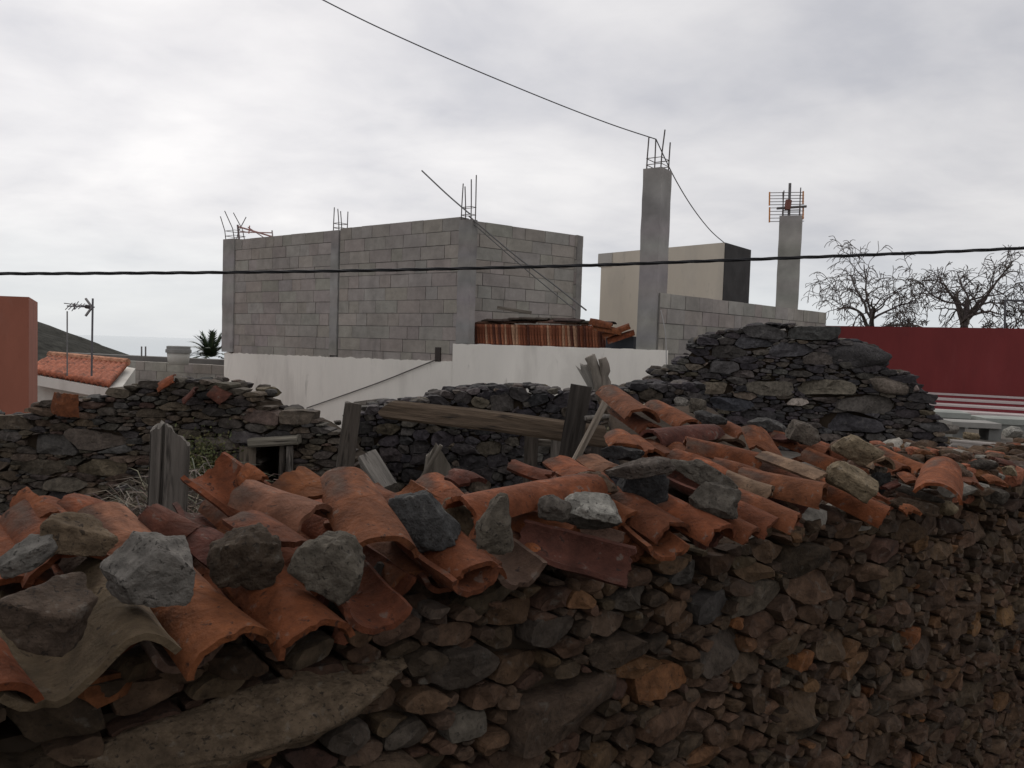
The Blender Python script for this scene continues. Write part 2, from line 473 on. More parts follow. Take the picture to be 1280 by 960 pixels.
# ================================================================ SETTING
def build_ground():
    mb = MB(); n = 48
    rr = [0, 4, 10, 20, 40, 80, 120, 200, 400, 800, 1500, 2500]; zz = [0, 0, 0, 0, 0, -.3, -6, -22, -60, -130, -260, -330]
    v = [Vector((0, 0, 0))]; f = []
    for i in range(1, len(rr)):
        for k in range(n):
            a = 2*math.pi*k/n; v.append(Vector((rr[i]*math.cos(a), rr[i]*math.sin(a), zz[i])))
    for k in range(n): f.append((0, 1+k, 1+(k+1) % n))
    for i in range(len(rr)-2):
        for k in range(n):
            k2 = (k+1) % n; f.append((1+i*n+k, 1+(i+1)*n+k, 1+(i+1)*n+k2, 1+i*n+k2))
    mb.add(v, f, (.10, .085, .07)); tag(mb.build('ground', M_EARTH), kind='structure')
    mb = MB(); k = 64
    mb.add([Vector((90000*math.cos(2*math.pi*i/k), 90000*math.sin(2*math.pi*i/k), -300)) for i in range(k)], [tuple(range(k))])
    tag(mb.build('sea', M_SEA), kind='structure')
    # hill
    mb = MB(); nx, ny = 90, 50; v = []; f = []
    for j in range(ny):
        for i in range(nx):
            x = -620+i*(640/(nx-1)); y = 80+j*(560/(ny-1))
            h = -128 + 175*math.exp(-(((x+330)/150)**2)*.55) * math.exp(-((y-400)/230)**2)
            ridge = 4.2-(x+178*y/300.)*.33
            z = min(ridge-((y-300)/60.)**2*1.8, 70)
            z = max(z, -260)
            z += noise.fractal(Vector((x*.03, y*.03, 0)), .8, 2, 5)*2.4
            v.append(Vector((x, y, z)))
    for j in range(ny-1):
        for i in range(nx-1): f.append((j*nx+i, j*nx+i+1, (j+1)*nx+i+1, (j+1)*nx+i))
    mb.add(v, f, (.036, .035, .030)); tag(mb.build('hill', M_HILL, smooth=True), kind='structure')
build_ground()

# ---------------------------------------------------------------- interior floor of the ruin, right terrace
def build_floors():
    mb = MB(); nx, ny = 60, 50; v = []; f = []
    for j in range(ny):
        for i in range(nx):
            s = .2+i*(5.6/(nx-1)); t = .45+j*(4.6/(ny-1))
            q = A2+U*s+NI*t
            z = 1.15+.63*math.exp(-(((q.x+1.75)/.75)**2+((q.y-4.3)/1.1)**2))+noise.fractal(Vector((q.x*2, q.y*2, 0)), .8, 2, 4)*.07
            v.append(Vector((q.x, q.y, z)))
    for j in range(ny-1):
        for i in range(nx-1): f.append((j*nx+i, j*nx+i+1, (j+1)*nx+i+1, (j+1)*nx+i))
    mb.add(v, f, (.075, .060, .045)); tag(mb.build('earth_floor', M_EARTH, smooth=True), kind='structure')
build_floors()
# ================================================================ NEAR WALL
FN = Face(A2, B2)
def tri_r(px, py, w): # radius in metres for a stone w px wide
    s, z = FN.hit(px, py); d = (FN.w(s, z)-EYE).dot(fw); return w*d/F
fixed = []
for (px, py, wpx, hpx, col) in [(705, 885, 100, 104, (.075, .054, .040)), (830, 850, 75, 60, (.15, .072, .034)), (905, 815, 70, 60, (.058, .048, .040)),
        (690, 790, 90, 50, (.058, .048, .040)), (585, 835, 66, 66, (.058, .048, .040)), (570, 795, 60, 40, (.10, .065, .045)), (890, 760, 60, 50, (.06, .056, .054)),
        (1075, 830, 36, 44, (.13, .075, .04)), (950, 750, 60, 60, (.095, .08, .062)), (1225, 780, 36, 36, (.15, .085, .04)), (1000, 890, 60, 60, (.085, .06, .04)),
        (860, 720, 40, 40, (.07, .065, .06)), (790, 690+60, 44, 40, (.07, .06, .05)), (590, 905, 80, 46, (.08, .072, .06)), (430, 925, 60, 50, (.058, .048, .040)),
        (510, 925, 60, 46, (.07, .06, .05)), (395, 950, 80, 50, (.06, .035, .028)), (840, 765, 42, 36, (.11, .07, .045)), (1190, 850, 30, 36, (.12, .07, .04))]:
    s, z = FN.hit(px, py); d = (FN.w(s, z)-EYE).dot(fw)
    fixed.append((s, z, .5*hpx*d/F*.82, (col[0]*.95, col[1]*.9, col[2]*.85)))
sl0, zl0 = FN.hit(70, 955); sl1, zl1 = FN.hit(545, 850); zs_ = (zl0+zl1)/2
SLAB = (sl0, sl1, zs_-.035, zs_+.035)
near = stone_wall('stone_wall', FN, -1.6, LW+8.0, 0.0, WTOP+.0,
    [(.044, .058, 130), (.030, .042, 3200), (.020, .030, 14000), (.012, .020, 34000), (.008, .012, 24000)], 2.0, PAL_NEAR, 11,
    'long dark dry stone wall in the foreground carrying the broken roof tiles', thick=.62, fixed=fixed, holes=(), recess=.05, zlow=.55, gap=.0025, xfar=LW+2.0)
def slab_part():
    cx = (SLAB[0]+SLAB[1])/2; Ls = SLAB[1]-SLAB[0]
    Q, Fc = rock(5, 77, (Ls*1.0, .2, .115), 26, .09, p=40, strata=.8)
    mb = MB(); cols = (.140, .102, .068)
    mb.add([FN.w(cx+q[0], zs_+.012+q[2]+q[0]*.03, .0-q[1]) for q in Q], Fc, cols)
    child(mb, 'slab', M_ROCK, near, smooth=True)
slab_part()

# ================================================================ ROOF TILES
TCOL = {'g': (.125, .086, .056), 'o': (.170, .054, .022), 'r': (.118, .039, .019), 'p': (.180, .080, .046), 'b': (.105, .064, .044), 't': (.165, .110, .070), 'd': (.082, .031, .021), 'm': (.148, .050, .022)}
def tile_geo(L, wf, wb, prof, seed, broken=0., th=.0115, A=R(74), nu=20, nv=19, rag=.007):
    rs = np.random.RandomState(seed); off = Vector(rs.uniform(-30, 30, 3))
    outer = []; inner = []
    sag = rs.uniform(-.006, .006)
    for i in range(nu):
        t = i/(nu-1); w = wb+(wf-wb)*t
        for j in range(nv):
            k = j/(nv-1)*2-1
            if prof == 'cover' or prof == 'channel':
                a = k*A; Rr = w/(2*math.sin(A)); x = Rr*math.sin(a); z = Rr*(math.cos(a)-1)*.92
                nx, nz = math.sin(a), math.cos(a)
            elif prof == 'flat':
                a = k*R(34); Rr = w/(2*math.sin(R(34))); x = Rr*math.sin(a); z = Rr*(math.cos(a)-1); nx, nz = math.sin(a), math.cos(a)
            else: # s shaped
                x = k*w/2; z = -math.sin(k*math.pi*.95)*w*.19
                dz = -math.cos(k*math.pi*.95)*math.pi*.95*.38; ln = math.hypot(1, dz); nx, nz = -dz/ln, 1/ln
            y = (t-.5)*L
            e = noise.noise(Vector((k*3.5, 0, 1))+off)*rag+noise.noise(Vector((k*11, 0, 1))+off)*rag*.6
            if t == 1: y += e - broken*max(0., .5+.9*noise.noise(Vector((k*1.3, 2, 0))+off)+k*.5)*L*.4
            if t == 0: y += e
            if t == 1: y -= max(0., noise.noise(Vector((k*4.2, 7, 0))+off)-.25)*.032
            g = noise.fractal(Vector((x*9, y*5, 0))+off, .9, 2, 4)*.0035 + sag*math.sin(t*math.pi)
            kk = noise.noise(Vector((t*4, 0, k*9))+off)*.002
            if abs(k) == 1: x += kk*2; z += kk
            outer.append((x+nx*g, y, z+nz*g)); inner.append((x+nx*(g-th), y, z+nz*(g-th)))
    if True:   # re-space rows so the ragged end stays clean
        for j in range(nv):
            y0 = outer[j][1]; y1 = outer[(nu-1)*nv+j][1]
            for i in range(1, nu-1):
                yy = y0+(y1-y0)*i/(nu-1); o = outer[i*nv+j]; n = inner[i*nv+j]
                outer[i*nv+j] = (o[0], yy, o[2]); inner[i*nv+j] = (n[0], yy, n[2])
    V = outer+inner; n = nu*nv; Fc = []
    for i in range(nu-1):
        for j in range(nv-1):
            a, b, c, d = i*nv+j, i*nv+j+1, (i+1)*nv+j+1, (i+1)*nv+j
            Fc.append((a, b, c, d)); Fc.append((n+a, n+d, n+c, n+b))
    for j in range(nv-1):
        Fc.append((j, n+j, n+j+1, j+1)); b = (nu-1)*nv+j; Fc.append((b, b+1, n+b+1, n+b))
    for i in range(nu-1):
        a = i*nv; Fc.append((a, (i+1)*nv, n+(i+1)*nv, n+a)); a = i*nv+nv-1; Fc.append((a, n+a, n+a+nv, a+nv))
    if prof == 'channel':
        V = [(x, y, -z) for x, y, z in V]; Fc = [tuple(reversed(q)) for q in Fc]
    return [Vector(q) for q in V], Fc
LENS = []
_tn = [0]
def place_tile(pf, pb, w, prof, col, label, roll=0., group=None, broken=0., wb=None, seed=None, stretch=True, up=None):
    """pf / pb: 3-D crown points at the wide front end and the back end"""
    _tn[0] += 1; seed = seed or 500+_tn[0]
    ax = pf-pb; L = ax.length; LENS.append((label[:40], round(L, 2)))
    y = ax.normalized(); upv = up or RN; z = (upv-y*upv.dot(y)).normalized()
    if roll: z = Matrix.Rotation(R(roll), 3, y) @ z
    x = y.cross(z)
    V, Fc = tile_geo(L, w, wb or w*.86, prof, seed, broken)
    M = Matrix((x, y, z)).transposed().to_4x4(); M.translation = (pf+pb)/2
    mb = MB(); c = jit(TCOL[col], .14); mb.add(V, Fc, c)
    o = mb.build('roof_tile', M_TILE, smooth=True, matrix=M, sharp=42)
    return tag(o, label, 'roof tile', group)
def T(fx, fy, bx, by, w, prof, col, label, h=.10, hb=None, roll=0., broken=0., wb=None):
    if prof == 'channel' and h == .10: h = .035
    pf = roof(fx, fy, h); pb = roof(bx, by, h if hb is None else hb)
    if prof in ('cover', 'channel'): pb = pf+(pb-pf)*1.12
    return place_tile(pf, pb, w*(.80 if prof != 's' else .86), prof, col, label, roll, None, broken, wb)

TILES = [
 # left end of the wall, front row
 (122, 838, 84, 722, .255, 's', 'g', 'wide wavy grey-brown tile jutting out at the front under the large brown stone', .085, .085, 0),
 (95, 690, 52, 628, .185, 'cover', 'm', 'orange tile with a dark arched mouth between pale flat stone and big pale boulder', .15, .15, 0),
 (16, 722, -14, 652, .19, 'cover', 'o', 'orange tile cut off by the left picture edge beside the pale flat stone', .11, .11, 0),
 (-16, 856, -58, 770, .17, 'cover', 'o', 'orange tile in the bottom left corner just below the large brown stone', .10, .10, 0),
 (208, 704, 134, 634, .185, 'cover', 'p', 'smooth pink tile running back from under the big pale boulder', .12, .15, 0),
 (292, 790, 190, 690, .185, 'cover', 'o', 'bright orange tile whose pointed lower corner hangs below the big pale boulder', .11, .12, 8),
 (236, 838, 165, 755, .15, 'channel', 'b', 'brown trough tile tucked below the pointed orange tile at the front edge', .02, .02, 0),
 (402, 776, 318, 690, .185, 'cover', 'o', 'orange tile with curled lip under the round brown stone and the rough grey boulder', .10, .12, 2),
 (345, 803, 285, 735, .16, 'channel', 'm', 'orange trough tile under the left edge of the curled orange tile', .02, .02, 0),
 (466, 792, 412, 718, .17, 'channel', 'r', 'rounded red trough tile just right of the rough grey boulder', .03, .03, -8),
 (484, 668, 438, 590, .19, 'cover', 'm', 'large smooth tile with a small dark hole standing highest behind the rough grey boulder', .17, .19, 0),
 (397, 632, 318, 604, .165, 'cover', 'p', 'dusty pink tile lying sideways with its dark mouth against the large smooth tile', .17, .17, 0),
 (402, 618, 358, 590, .15, 'flat', 'm', 'pointed orange tile fragment behind the dusty pink sideways tile', .15, .17, 20),
 (338, 668, 258, 606, .19, 'channel', 'm', 'upturned tile with one long raised edge in front of the dry straw', .10, .11, 14),
 (388, 684, 318, 640, .20, 'flat', 'r', 'broken dull red tile leaning behind the round brown stone', .14, .15, -18),
 (322, 606, 300, 588, .07, 'flat', 'o', 'thin narrow shard sticking up beside the timber frame of the small opening', .14, .15, 60),
 (54, 656, 16, 622, .08, 'flat', 'o', 'thin shard standing on edge at the far left before the ruined wall', .14, .14, 60),
 (150, 648, 92, 622, .15, 'cover', 'm', 'tile end poking up behind the yellowish brown stone', .13, .15, 0),
 (238, 668, 190, 640, .13, 'cover', 'd', 'brown tile piece leaning at the foot of the big weathered post', .11, .14, 20),
 (292, 690, 246, 662, .13, 'flat', 'd', 'dull brown tile piece between the straw and the round brown stone', .10, .11, 0),
 # middle
 (592, 745, 508, 678, .175, 'channel', 'm', 'long trough tile whose thick rim slants below the blue-grey pointed stone', .035, .06, 0),
 (604, 702, 538, 640, .17, 'cover', 'o', 'orange tile nested in the long trough tile between the blue-grey and the rough upright stone', .10, .11, 0),
 (655, 735, 596, 685, .15, 'channel', 'b', 'grey-brown trough tile below the rough upright stone', .03, .04, 12),
 (578, 622, 738, 594, .15, 'cover', 'm', 'long red tile lying crosswise behind the stones in the middle', .17, .17, 0),
 (716, 658, 642, 630, .155, 'cover', 'o', 'orange tile with a dark arched mouth below the whitish slab', .11, .11, 0),
 (786, 722, 662, 684, .14, 'channel', 'd', 'long dark red trough tile seen from its outer side at the front edge', .05, .06, 28),
 (768, 690, 700, 664, .13, 'channel', 'b', 'pale brown trough rim inside the arched mouth below the whitish slab', .035, .035, 0),
 (794, 640, 752, 618, .15, 'cover', 'o', 'short orange tile jutting out right under the whitish slab', .105, .105, 0),
 (848, 652, 778, 612, .18, 'cover', 'r', 'dark stained red tile in front of the black faced rock', .11, .12, 0),
 (832, 702, 776, 656, .155, 'channel', 'm', 'orange trough tile hanging at the eave under the dark stained red tile', .025, .03, 0),
 (908, 655, 826, 615, .18, 'cover', 'o', 'bright orange tile with a dark arched mouth in front of the rough square stone', .11, .12, 0),
 (882, 686, 846, 660, .13, 'channel', 'd', 'small trough tile between two orange mouths at the eave', .02, .02, 0),
 (945, 660, 882, 634, .14, 'cover', 'm', 'narrow tile wedged right of the bright orange arched tile', .085, .09, 0),
 (972, 648, 902, 620, .175, 'cover', 'm', 'tile with a wide shadowed mouth at the eave below the rough square stone', .10, .11, 0),
 (1000, 643, 918, 610, .165, 'cover', 'm', 'long straight tile ending at the last eave mouth beside the bare wall top', .11, .13, 0),
 # right roof patch
 (1032, 604, 938, 586, .225, 'cover', 'm', 'very wide tile with a chipped edge and the largest dark hollow on the right', .15, .13, 0),
 (966, 608, 916, 590, .15, 'cover', 't', 'short tan tile end set above the long straight eave tile', .13, .14, 0),
 (962, 592, 900, 574, .16, 'cover', 'r', 'red tile just behind the short tan tile end', .115, .12, 0),
 (950, 566, 868, 548, .165, 'cover', 'm', 'long red tile lying nearly level behind the rough long stone', .14, .15, 0),
 (966, 572, 944, 532, .15, 'flat', 'm', 'triangular tile shard standing upright in the middle of the right roof patch', .12, .19, 0),
 (1034, 592, 956, 564, .15, 'flat', 't', 'tan tile lying slantwise above the very wide tile', .15, .15, 0),
 (1036, 560, 976, 540, .165, 'cover', 'm', 'tile with a wide dark mouth below the grey stones atop the right patch', .11, .12, 0),
 (1082, 586, 1016, 562, .165, 'cover', 'o', 'orange tile between the two pale tan stones', .11, .12, 0),
 (1108, 572, 1056, 552, .165, 'cover', 't', 'tan tile with a round dark mouth right of the pale pointed stone', .13, .13, 0),
 (1112, 636, 1020, 594, .175, 'cover', 'o', 'orange tile sliding over the wall face under the pale tan stone', .06, .10, 10),
 (1132, 582, 1088, 562, .15, 'cover', 'm', 'small tile just right of the tan round mouthed tile', .08, .09, 0),
 (1160, 582, 1108, 560, .16, 'cover', 'o', 'orange tile near the right end in front of the grey gable', .08, .09, 0),
 (1176, 604, 1182, 574, .20, 'cover', 'o', 'last broad orange tile on the rubble at the right end', .13, .13, 0),
 # upper corner by the canes
 (806, 510, 768, 484, .19, 'cover', 'm', 'topmost rounded tile at the upper corner beside the tied canes', .16, .16, 0),
 (818, 530, 780, 508, .16, 'cover', 'r', 'dark tile directly under the topmost rounded tile', .10, .10, 0),
 (866, 524, 824, 502, .165, 'cover', 'o', 'orange tile right of the topmost tile next to small grey stones', .12, .12, 0),
 (816, 538, 888, 532, .15, 'cover', 'd', 'dark tile lying crosswise with its round mouth to the left', .14, .14, 0),
 (793, 556, 776, 538, .15, 'cover', 'o', 'bright orange tile at the broken roof edge above the flat slate', .12, .12, 0),
 (818, 562, 796, 545, .155, 'cover', 'm', 'second stepped tile right of the bright orange edge tile', .11, .11, 0),
 (838, 566, 814, 550, .155, 'cover', 'r', 'third stepped tile, dull red, behind the pale topped black rock', .10, .10, 0),
 (866, 566, 836, 546, .165, 'cover', 'm', 'stepped tile with the dark rolled edge left of the long level red tile', .11, .11, 0),
 (894, 578, 848, 562, .15, 'cover', 'm', 'tile seen flat behind the rough long stone', .11, .11, 0),
 (914, 590, 876, 574, .13, 'cover', 'o', 'small orange tile end beside the tip of the rough long stone', .11, .11, 0),
 (922, 548, 884, 532, .15, 'cover', 'b', 'brown tile with a thin mouth left of the upright triangular shard', .12, .12, 0),
 (936, 538, 900, 522, .14, 'cover', 'm', 'farthest red tile below the line of blue-grey stones', .10, .10, 0),
 (992, 552, 962, 530, .14, 'cover', 'd', 'dark hollow tile right behind the upright triangular shard', .12, .12, 0),
 (1010, 602, 966, 576, .15, 'cover', 'r', 'red tile half covered by the tan slanting tile', .08, .10, 0),
 (736, 588, 700, 570, .17, 'flat', 'o', 'flat orange tile behind the right end of the long crosswise tile', .16, .15, 0),
 (772, 582, 738, 566, .17, 'flat', 'p', 'pale orange tile below the flat dark slate', .13, .13, 0),
 (690, 590, 640, 574, .12, 'flat', 'r', 'thin red tile strip just behind the long crosswise tile', .16, .17, 0),
 (600, 600, 566, 586, .12, 'flat', 'd', 'dark red tile scrap behind the pointed broken board', .12, .13, 0),
 (1068, 566, 1010, 545, .16, 'cover', 'm', 'tile running up behind the pale pointed stone', .08, .09, 0),
]
for (fx, fy, bx, by, w, prof, col, lab, h, hb, roll) in TILES:
    br = 0.
    if 'fragment' in lab or 'broken' in lab or 'shard' in lab or 'scrap' in lab: br = .7
    T(fx, fy, bx, by, w, prof, col, lab, h, hb, roll, br)

# the bedded tiles below, half hidden
rs = np.random.RandomState(5)
def px_of(p):
    d = p-EYE; k = d.dot(fw); return 640+F*d.dot(RT)/k, 480-F*d.dot(UP)/k
def fill_tiles():
    s = -.35; k = 0
    while s < FN.hit(1010, 655)[0]:
        col = ['m', 'r', 'd', 'o'][rs.randint(4)]
        right = s > FN.hit(700, 720)[0]
        rows = [(.03, .42), (.34, .72), (.66, 1.03), (.96, 1.3)] if right else [(.02, .34), (.26, .54)]
        for (t0, t1) in rows:
            j = rs.uniform(-.03, .03)
            bx_, by_ = px_of(roof_st(s+j, t1, .05))
            if right and by_ < 600 and bx_ < 790+(by_-490)*.3: continue
            if not right or t1 < .5 or s > FN.hit(760, 700)[0]+t0*.9:
                place_tile(roof_st(s+j, t0, .0), roof_st(s+j+rs.uniform(-.02, .02), t1, .0), .14, 'channel', ['r', 'd', 'm'][rs.randint(3)],
                       'dark stained trough tile bedded underneath the loose top tiles', group='bedded trough tiles under the loose roof tiles')
            if not right and (t0 < .1 or rs.rand() < .5) and s > -.05:
                place_tile(roof_st(s+.083+j, t0+.02, .055), roof_st(s+.083+j+rs.uniform(-.05, .05), t1, .06), .13, 'cover', ['m', 'r', 'o', 'b'][rs.randint(4)],
                       'dusty red cover tile lying low between the loose tiles of the left and middle', group='low cover tiles between the loose tiles')
            if right and t0 > .3 and s > FN.hit(790, 700)[0]+t0*.9:
                place_tile(roof_st(s+.083+j, t0, .062), roof_st(s+.083+j+rs.uniform(-.03, .03), t1, .062), .135, 'cover', ['m', 'r', 'o', 'm'][rs.randint(4)],
                       'weathered red cover tile in the packed rows of the right roof patch', group='cover tiles in the packed rows of the right roof patch')
        s += .165
fill_tiles()

def scraps():
    rs = np.random.RandomState(77)
    for k in range(44):
        s = rs.uniform(-.1, LW*.76); t = rs.uniform(.02, .5) if s < LW*.7 else rs.uniform(.02, .6); L = rs.uniform(.05, .10)
        a = rs.uniform(0, 6.28); d = U*math.cos(a)+NI*math.sin(a)+Vector((0, 0, rs.uniform(-.5, .5))); p = roof_st(s, t, rs.uniform(.02, .07))
        place_tile(p+d*L*.5, p-d*L*.5, rs.uniform(.045, .09), 'flat', ['r', 'm', 'o', 'b', 'd'][rs.randint(5)], 'small broken scrap of red tile wedged between the roof tiles', roll=rs.uniform(-40, 40),
                   group='tile scraps wedged between the roof tiles', broken=.6)
    for k, (px, py, px2, py2, c, lab) in enumerate([(1150, 604, 1132, 590, 'm', 'small red tile scrap in the rubble left of the last broad tile'), (1216, 604, 1206, 586, 'r', 'dull red tile scrap right of the last broad tile'),
            (1252, 602, 1236, 592, 'm', 'red tile scrap near the right picture edge on the wall top'), (1268, 578, 1244, 572, 'd', 'dark red tile scrap under the reddish beam'), (1100, 622, 1084, 606, 'o', 'orange tile scrap on the wall edge below the pale tan stone'),
            (1148, 640, 1132, 630, 'o', 'orange tile scrap tucked in the wall edge on the right')]):
        place_tile(roof(px, py, .05), roof(px2, py2, .06), .09, 'flat', c, lab, broken=.5)
scraps()
# roof bed of mud and cane under the right patch
def roof_bed():
    mb = MB()
    sa = FN.hit(790, 700)[0]; sb = FN.hit(1090, 640)[0]
    nx, ny = 24, 14; v = []; f = []
    for lay in (-.02, -.10):
        for j in range(ny):
            for i in range(nx):
                t = .35+j*(.98/(ny-1)); s = sa+.12+t*.88+(sb-sa-.12)*i/(nx-1)*(1-.25*t)
                v.append(roof_st(s, t, lay+noise.noise(Vector((s*6, t*6, lay)))*.015))
    n = nx*ny
    for j in range(ny-1):
        for i in range(nx-1):
            a = j*nx+i; f.append((a, a+1, a+1+nx, a+nx)); f.append((n+a, n+a+nx, n+a+nx+1, n+a+1))
    for i in range(nx-1): f.append((i, n+i, n+i+1, i+1)); b = (ny-1)*nx+i; f.append((b, b+1, n+b+1, n+b))
    for j in range(ny-1): a = j*nx; f.append((a, a+nx, n+a+nx, n+a)); a = j*nx+nx-1; f.append((a, n+a, n+a+nx, a+nx))
    mb.add(v, f, (.05, .036, .026))
    tag(mb.build('roof_bed', M_EARTH, smooth=True), 'brown mud bed under the tiles of the right roof patch', 'roof bed')
roof_bed()

# ================================================================ LOOSE STONES
ST = {'pale': (.165, .152, .135), 'white': (.26, .245, .225), 'brown': (.098, .066, .046), 'dbrown': (.074, .053, .040), 'grey': (.104, .088, .072), 'dgrey': (.070, .059, .049),
      'blue': (.070, .068, .066), 'black': (.030, .029, .029), 'tan': (.20, .152, .102), 'ybrown': (.128, .092, .060)}
_rn = [0]
def stone(px, py, w, h, col, label, lift=.12, depth=.85, tilt=0., seed=None, facets=15, rough=.06, sub=5, pt=None, pat=40, group=None, yaw=0., planes=()):
    _rn[0] += 1; seed = seed or 900+_rn[0]
    c = pt if pt is not None else roof(px, py, lift)
    k = (c-EYE).dot(fw)/F
    wm, hm = w*k*.95, h*k*.95
    Q, Fc = rock(sub, seed, (wm, min(wm, hm*1.4)*depth, hm), facets if not planes else 7, rough, pat, planes=planes)
    mb = MB(); mb.add([Vector(q) for q in Q], Fc, jit(ST[col], .08))
    # turned to face the place it is seen from about the vertical, so that the traced width holds
    view = Vector((c.x, c.y, 0)).normalized(); a = math.atan2(-view.x, view.y)
    M = Matrix.Translation(c) @ Matrix.Rotation(a, 4, 'Z') @ Matrix.Rotation(R(tilt), 4, 'Y') @ Matrix.Rotation(R(yaw), 4, 'Z')
    o = mb.build('loose_stone', M_ROCK, smooth=True, matrix=M, sharp=38)
    return tag(o, label, 'stone', group)
CUT = {'big pale gre': ((.1, -1, -.15, .42), (-.7, -.35, .6, .66), (.6, -.35, .75, .70)), 'large dark b': ((.05, -.4, 1, .42), (.8, -.6, -.1, .5), (-.3, -1, -.25, .55)),
       'round brown ': ((.3, -1, -.35, .45), (-.1, -.3, 1, .72)), 'blue-grey po': ((-.1, -1, .2, .45), (.8, -.3, .3, .6)), 'yellowish br': ((-.2, -1, .1, .45), (.2, -.5, 1, .5)),
       'pale flat ra': ((0, -.45, 1, .4), (.1, -1, -.2, .6)), 'whitish flat': ((0, -.5, 1, .35),), 'rough pitted': ((-.3, -1, -.2, .5), (.3, -.4, 1, .6)), 'black faced ': ((.1, -1, -.1, .4), (0, -.2, 1, .5)),
       'pale tan sto': ((.2, -.4, 1, .45), (0, -1, -.2, .5)), 'rough square': ((0, -.8, .6, .45),)}
STONES = [
 (97, 666, 96, 52, 'ybrown', 'yellowish brown angular stone behind the pale flat stone at the left', .22, 8),
 (37, 690, 82, 42, 'pale', 'pale flat ragged stone at the left edge above the large brown stone', .20, -22),
 (52, 765, 124, 92, 'dbrown', 'large dark brown block of stone nearest to us at the left', .20, 12),
 (185, 708, 114, 90, 'pale', 'big pale grey boulder, the roundest on the tiles', .215, 4),
 (308, 697, 98, 86, 'dbrown', 'round brown stone between the pale boulder and the rough grey one', .18, 14),
 (416, 702, 98, 84, 'grey', 'rough pitted grey boulder lying on the curled orange tile', .18, 32),
 (530, 648, 84, 84, 'blue', 'blue-grey pointed stone in front of the broken board', .16, -20),
 (620, 655, 54, 82, 'grey', 'rough upright grey stone in the middle standing on end', .235, 4),
 (567, 656, 54, 62, 'ybrown', 'dull yellow stone half hidden behind the blue-grey pointed stone', .10, 30),
 (693, 635, 46, 34, 'grey', 'small grey stone touching the left side of the whitish slab', .18, 10),
 (743, 632, 82, 34, 'white', 'whitish flat slab stone, the brightest on the roof', .20, 10),
 (742, 648, 72, 30, 'dgrey', 'grey stone carrying the whitish slab', .15, 6),
 (800, 606, 76, 54, 'black', 'black faced rock under the pale grey flat slab', .16, -4),
 (800, 585, 92, 26, 'grey', 'pale grey flat slab resting on the black rock', .24, -12),
 (745, 608, 58, 42, 'brown', 'reddish brown stone left of the black faced rock', .17, -10),
 (880, 592, 102, 30, 'grey', 'rough long grey stone like a worn log of rock', .21, 26),
 (893, 624, 66, 44, 'grey', 'rough square grey stone below the long one', .17, 6),
 (1064, 600, 68, 38, 'tan', 'pale tan stone resting on the sliding orange tile', .17, 22),
 (1072, 562, 62, 34, 'tan', 'pale pointed tan stone higher up on the right patch', .20, 22),
 (1005, 542, 46, 30, 'grey', 'grey stone with yellow lichen at the top of the right patch', .19, 18),
 (962, 532, 58, 20, 'blue', 'long flat blue-grey stone along the far edge of the roof', .16, 8),
 (888, 522, 44, 18, 'blue', 'small blue-grey stone left of the long flat one', .14, 0),
 (778, 567, 58, 19, 'black', 'flat dark slate on the broken roof edge above the pale slab', .19, 6),
 (872, 508, 24, 22, 'grey', 'little pale grey stone beside the top corner tiles', .12, 0),
 (852, 502, 20, 12, 'pale', 'tiny whitish stone by the orange corner tile', .13, 0),
 (1098, 604, 30, 34, 'black', 'black stone inside the mouth of the tan tile', .06, 0),
 (650, 706, 30, 30, 'grey', 'grey stone wedged under the rough upright stone', .05, 0),
 (480, 722, 46, 40, 'dgrey', 'dark stone filling the gap under the large smooth tile', .04, 10),
 (508, 775, 40, 34, 'dgrey', 'dark stone at the eave right of the rounded red trough tile', -.02, 30),
 (448, 705, 34, 40, 'dgrey', 'dark stone behind the rounded red trough tile', .03, 20),
]
for (px, py, w, h, col, lab, lift, tilt) in STONES:
    stone(px, py, w, h, col, lab, lift-.03, .85, tilt, rough=.12 if 'rough' in lab else .08, sub=5 if w > 70 else 4, planes=CUT.get(lab[:12], ()))

def rubble():
    rs = np.random.RandomState(21)
    mb = MB()
    for k in range(1500):   # on the bare wall top to the right and under the tiles
        s = rs.uniform(FN.hit(1000, 660)[0], LW+2.0) if k < 900 else rs.uniform(-.8, LW)
        t = rs.uniform(-.0, .62); r = rs.uniform(.012, .05) if rs.rand() < .8 else rs.uniform(.04, .075)
        q = A2+U*s+NI*t
        pile = .11*math.exp(-((s-LW*.93)/.5)**2) if k < 900 else 0
        c = Vector((q.x, q.y, WTOP-.03+rs.uniform(0, .05)+pile*math.exp(-((t-.4)/.3)**2)))
        Q, Fc = rock(1 if r < .03 else 2, 4000+k, (r*2.4, r*1.8, r*1.1), 9, .05)
        a = rs.uniform(0, 6.28); ca, sa = math.cos(a), math.sin(a); tl = rs.uniform(-.3, .3)
        col = pick(PAL_NEAR, rs)
        if rs.rand() < .12: col = (.22, .08, .045)
        if rs.rand() < .08: col = (.24, .22, .19)
        mb.add([c+Vector((p[0]*ca-p[1]*sa, p[0]*sa+p[1]*ca, p[2]+p[0]*tl)) for p in Q], Fc, col)
    tag(mb.build('rubble', M_STONE, smooth=False), 'small rubble stones and tile crumbs strewn along the wall top', 'rubble', kind='stuff')
rubble()
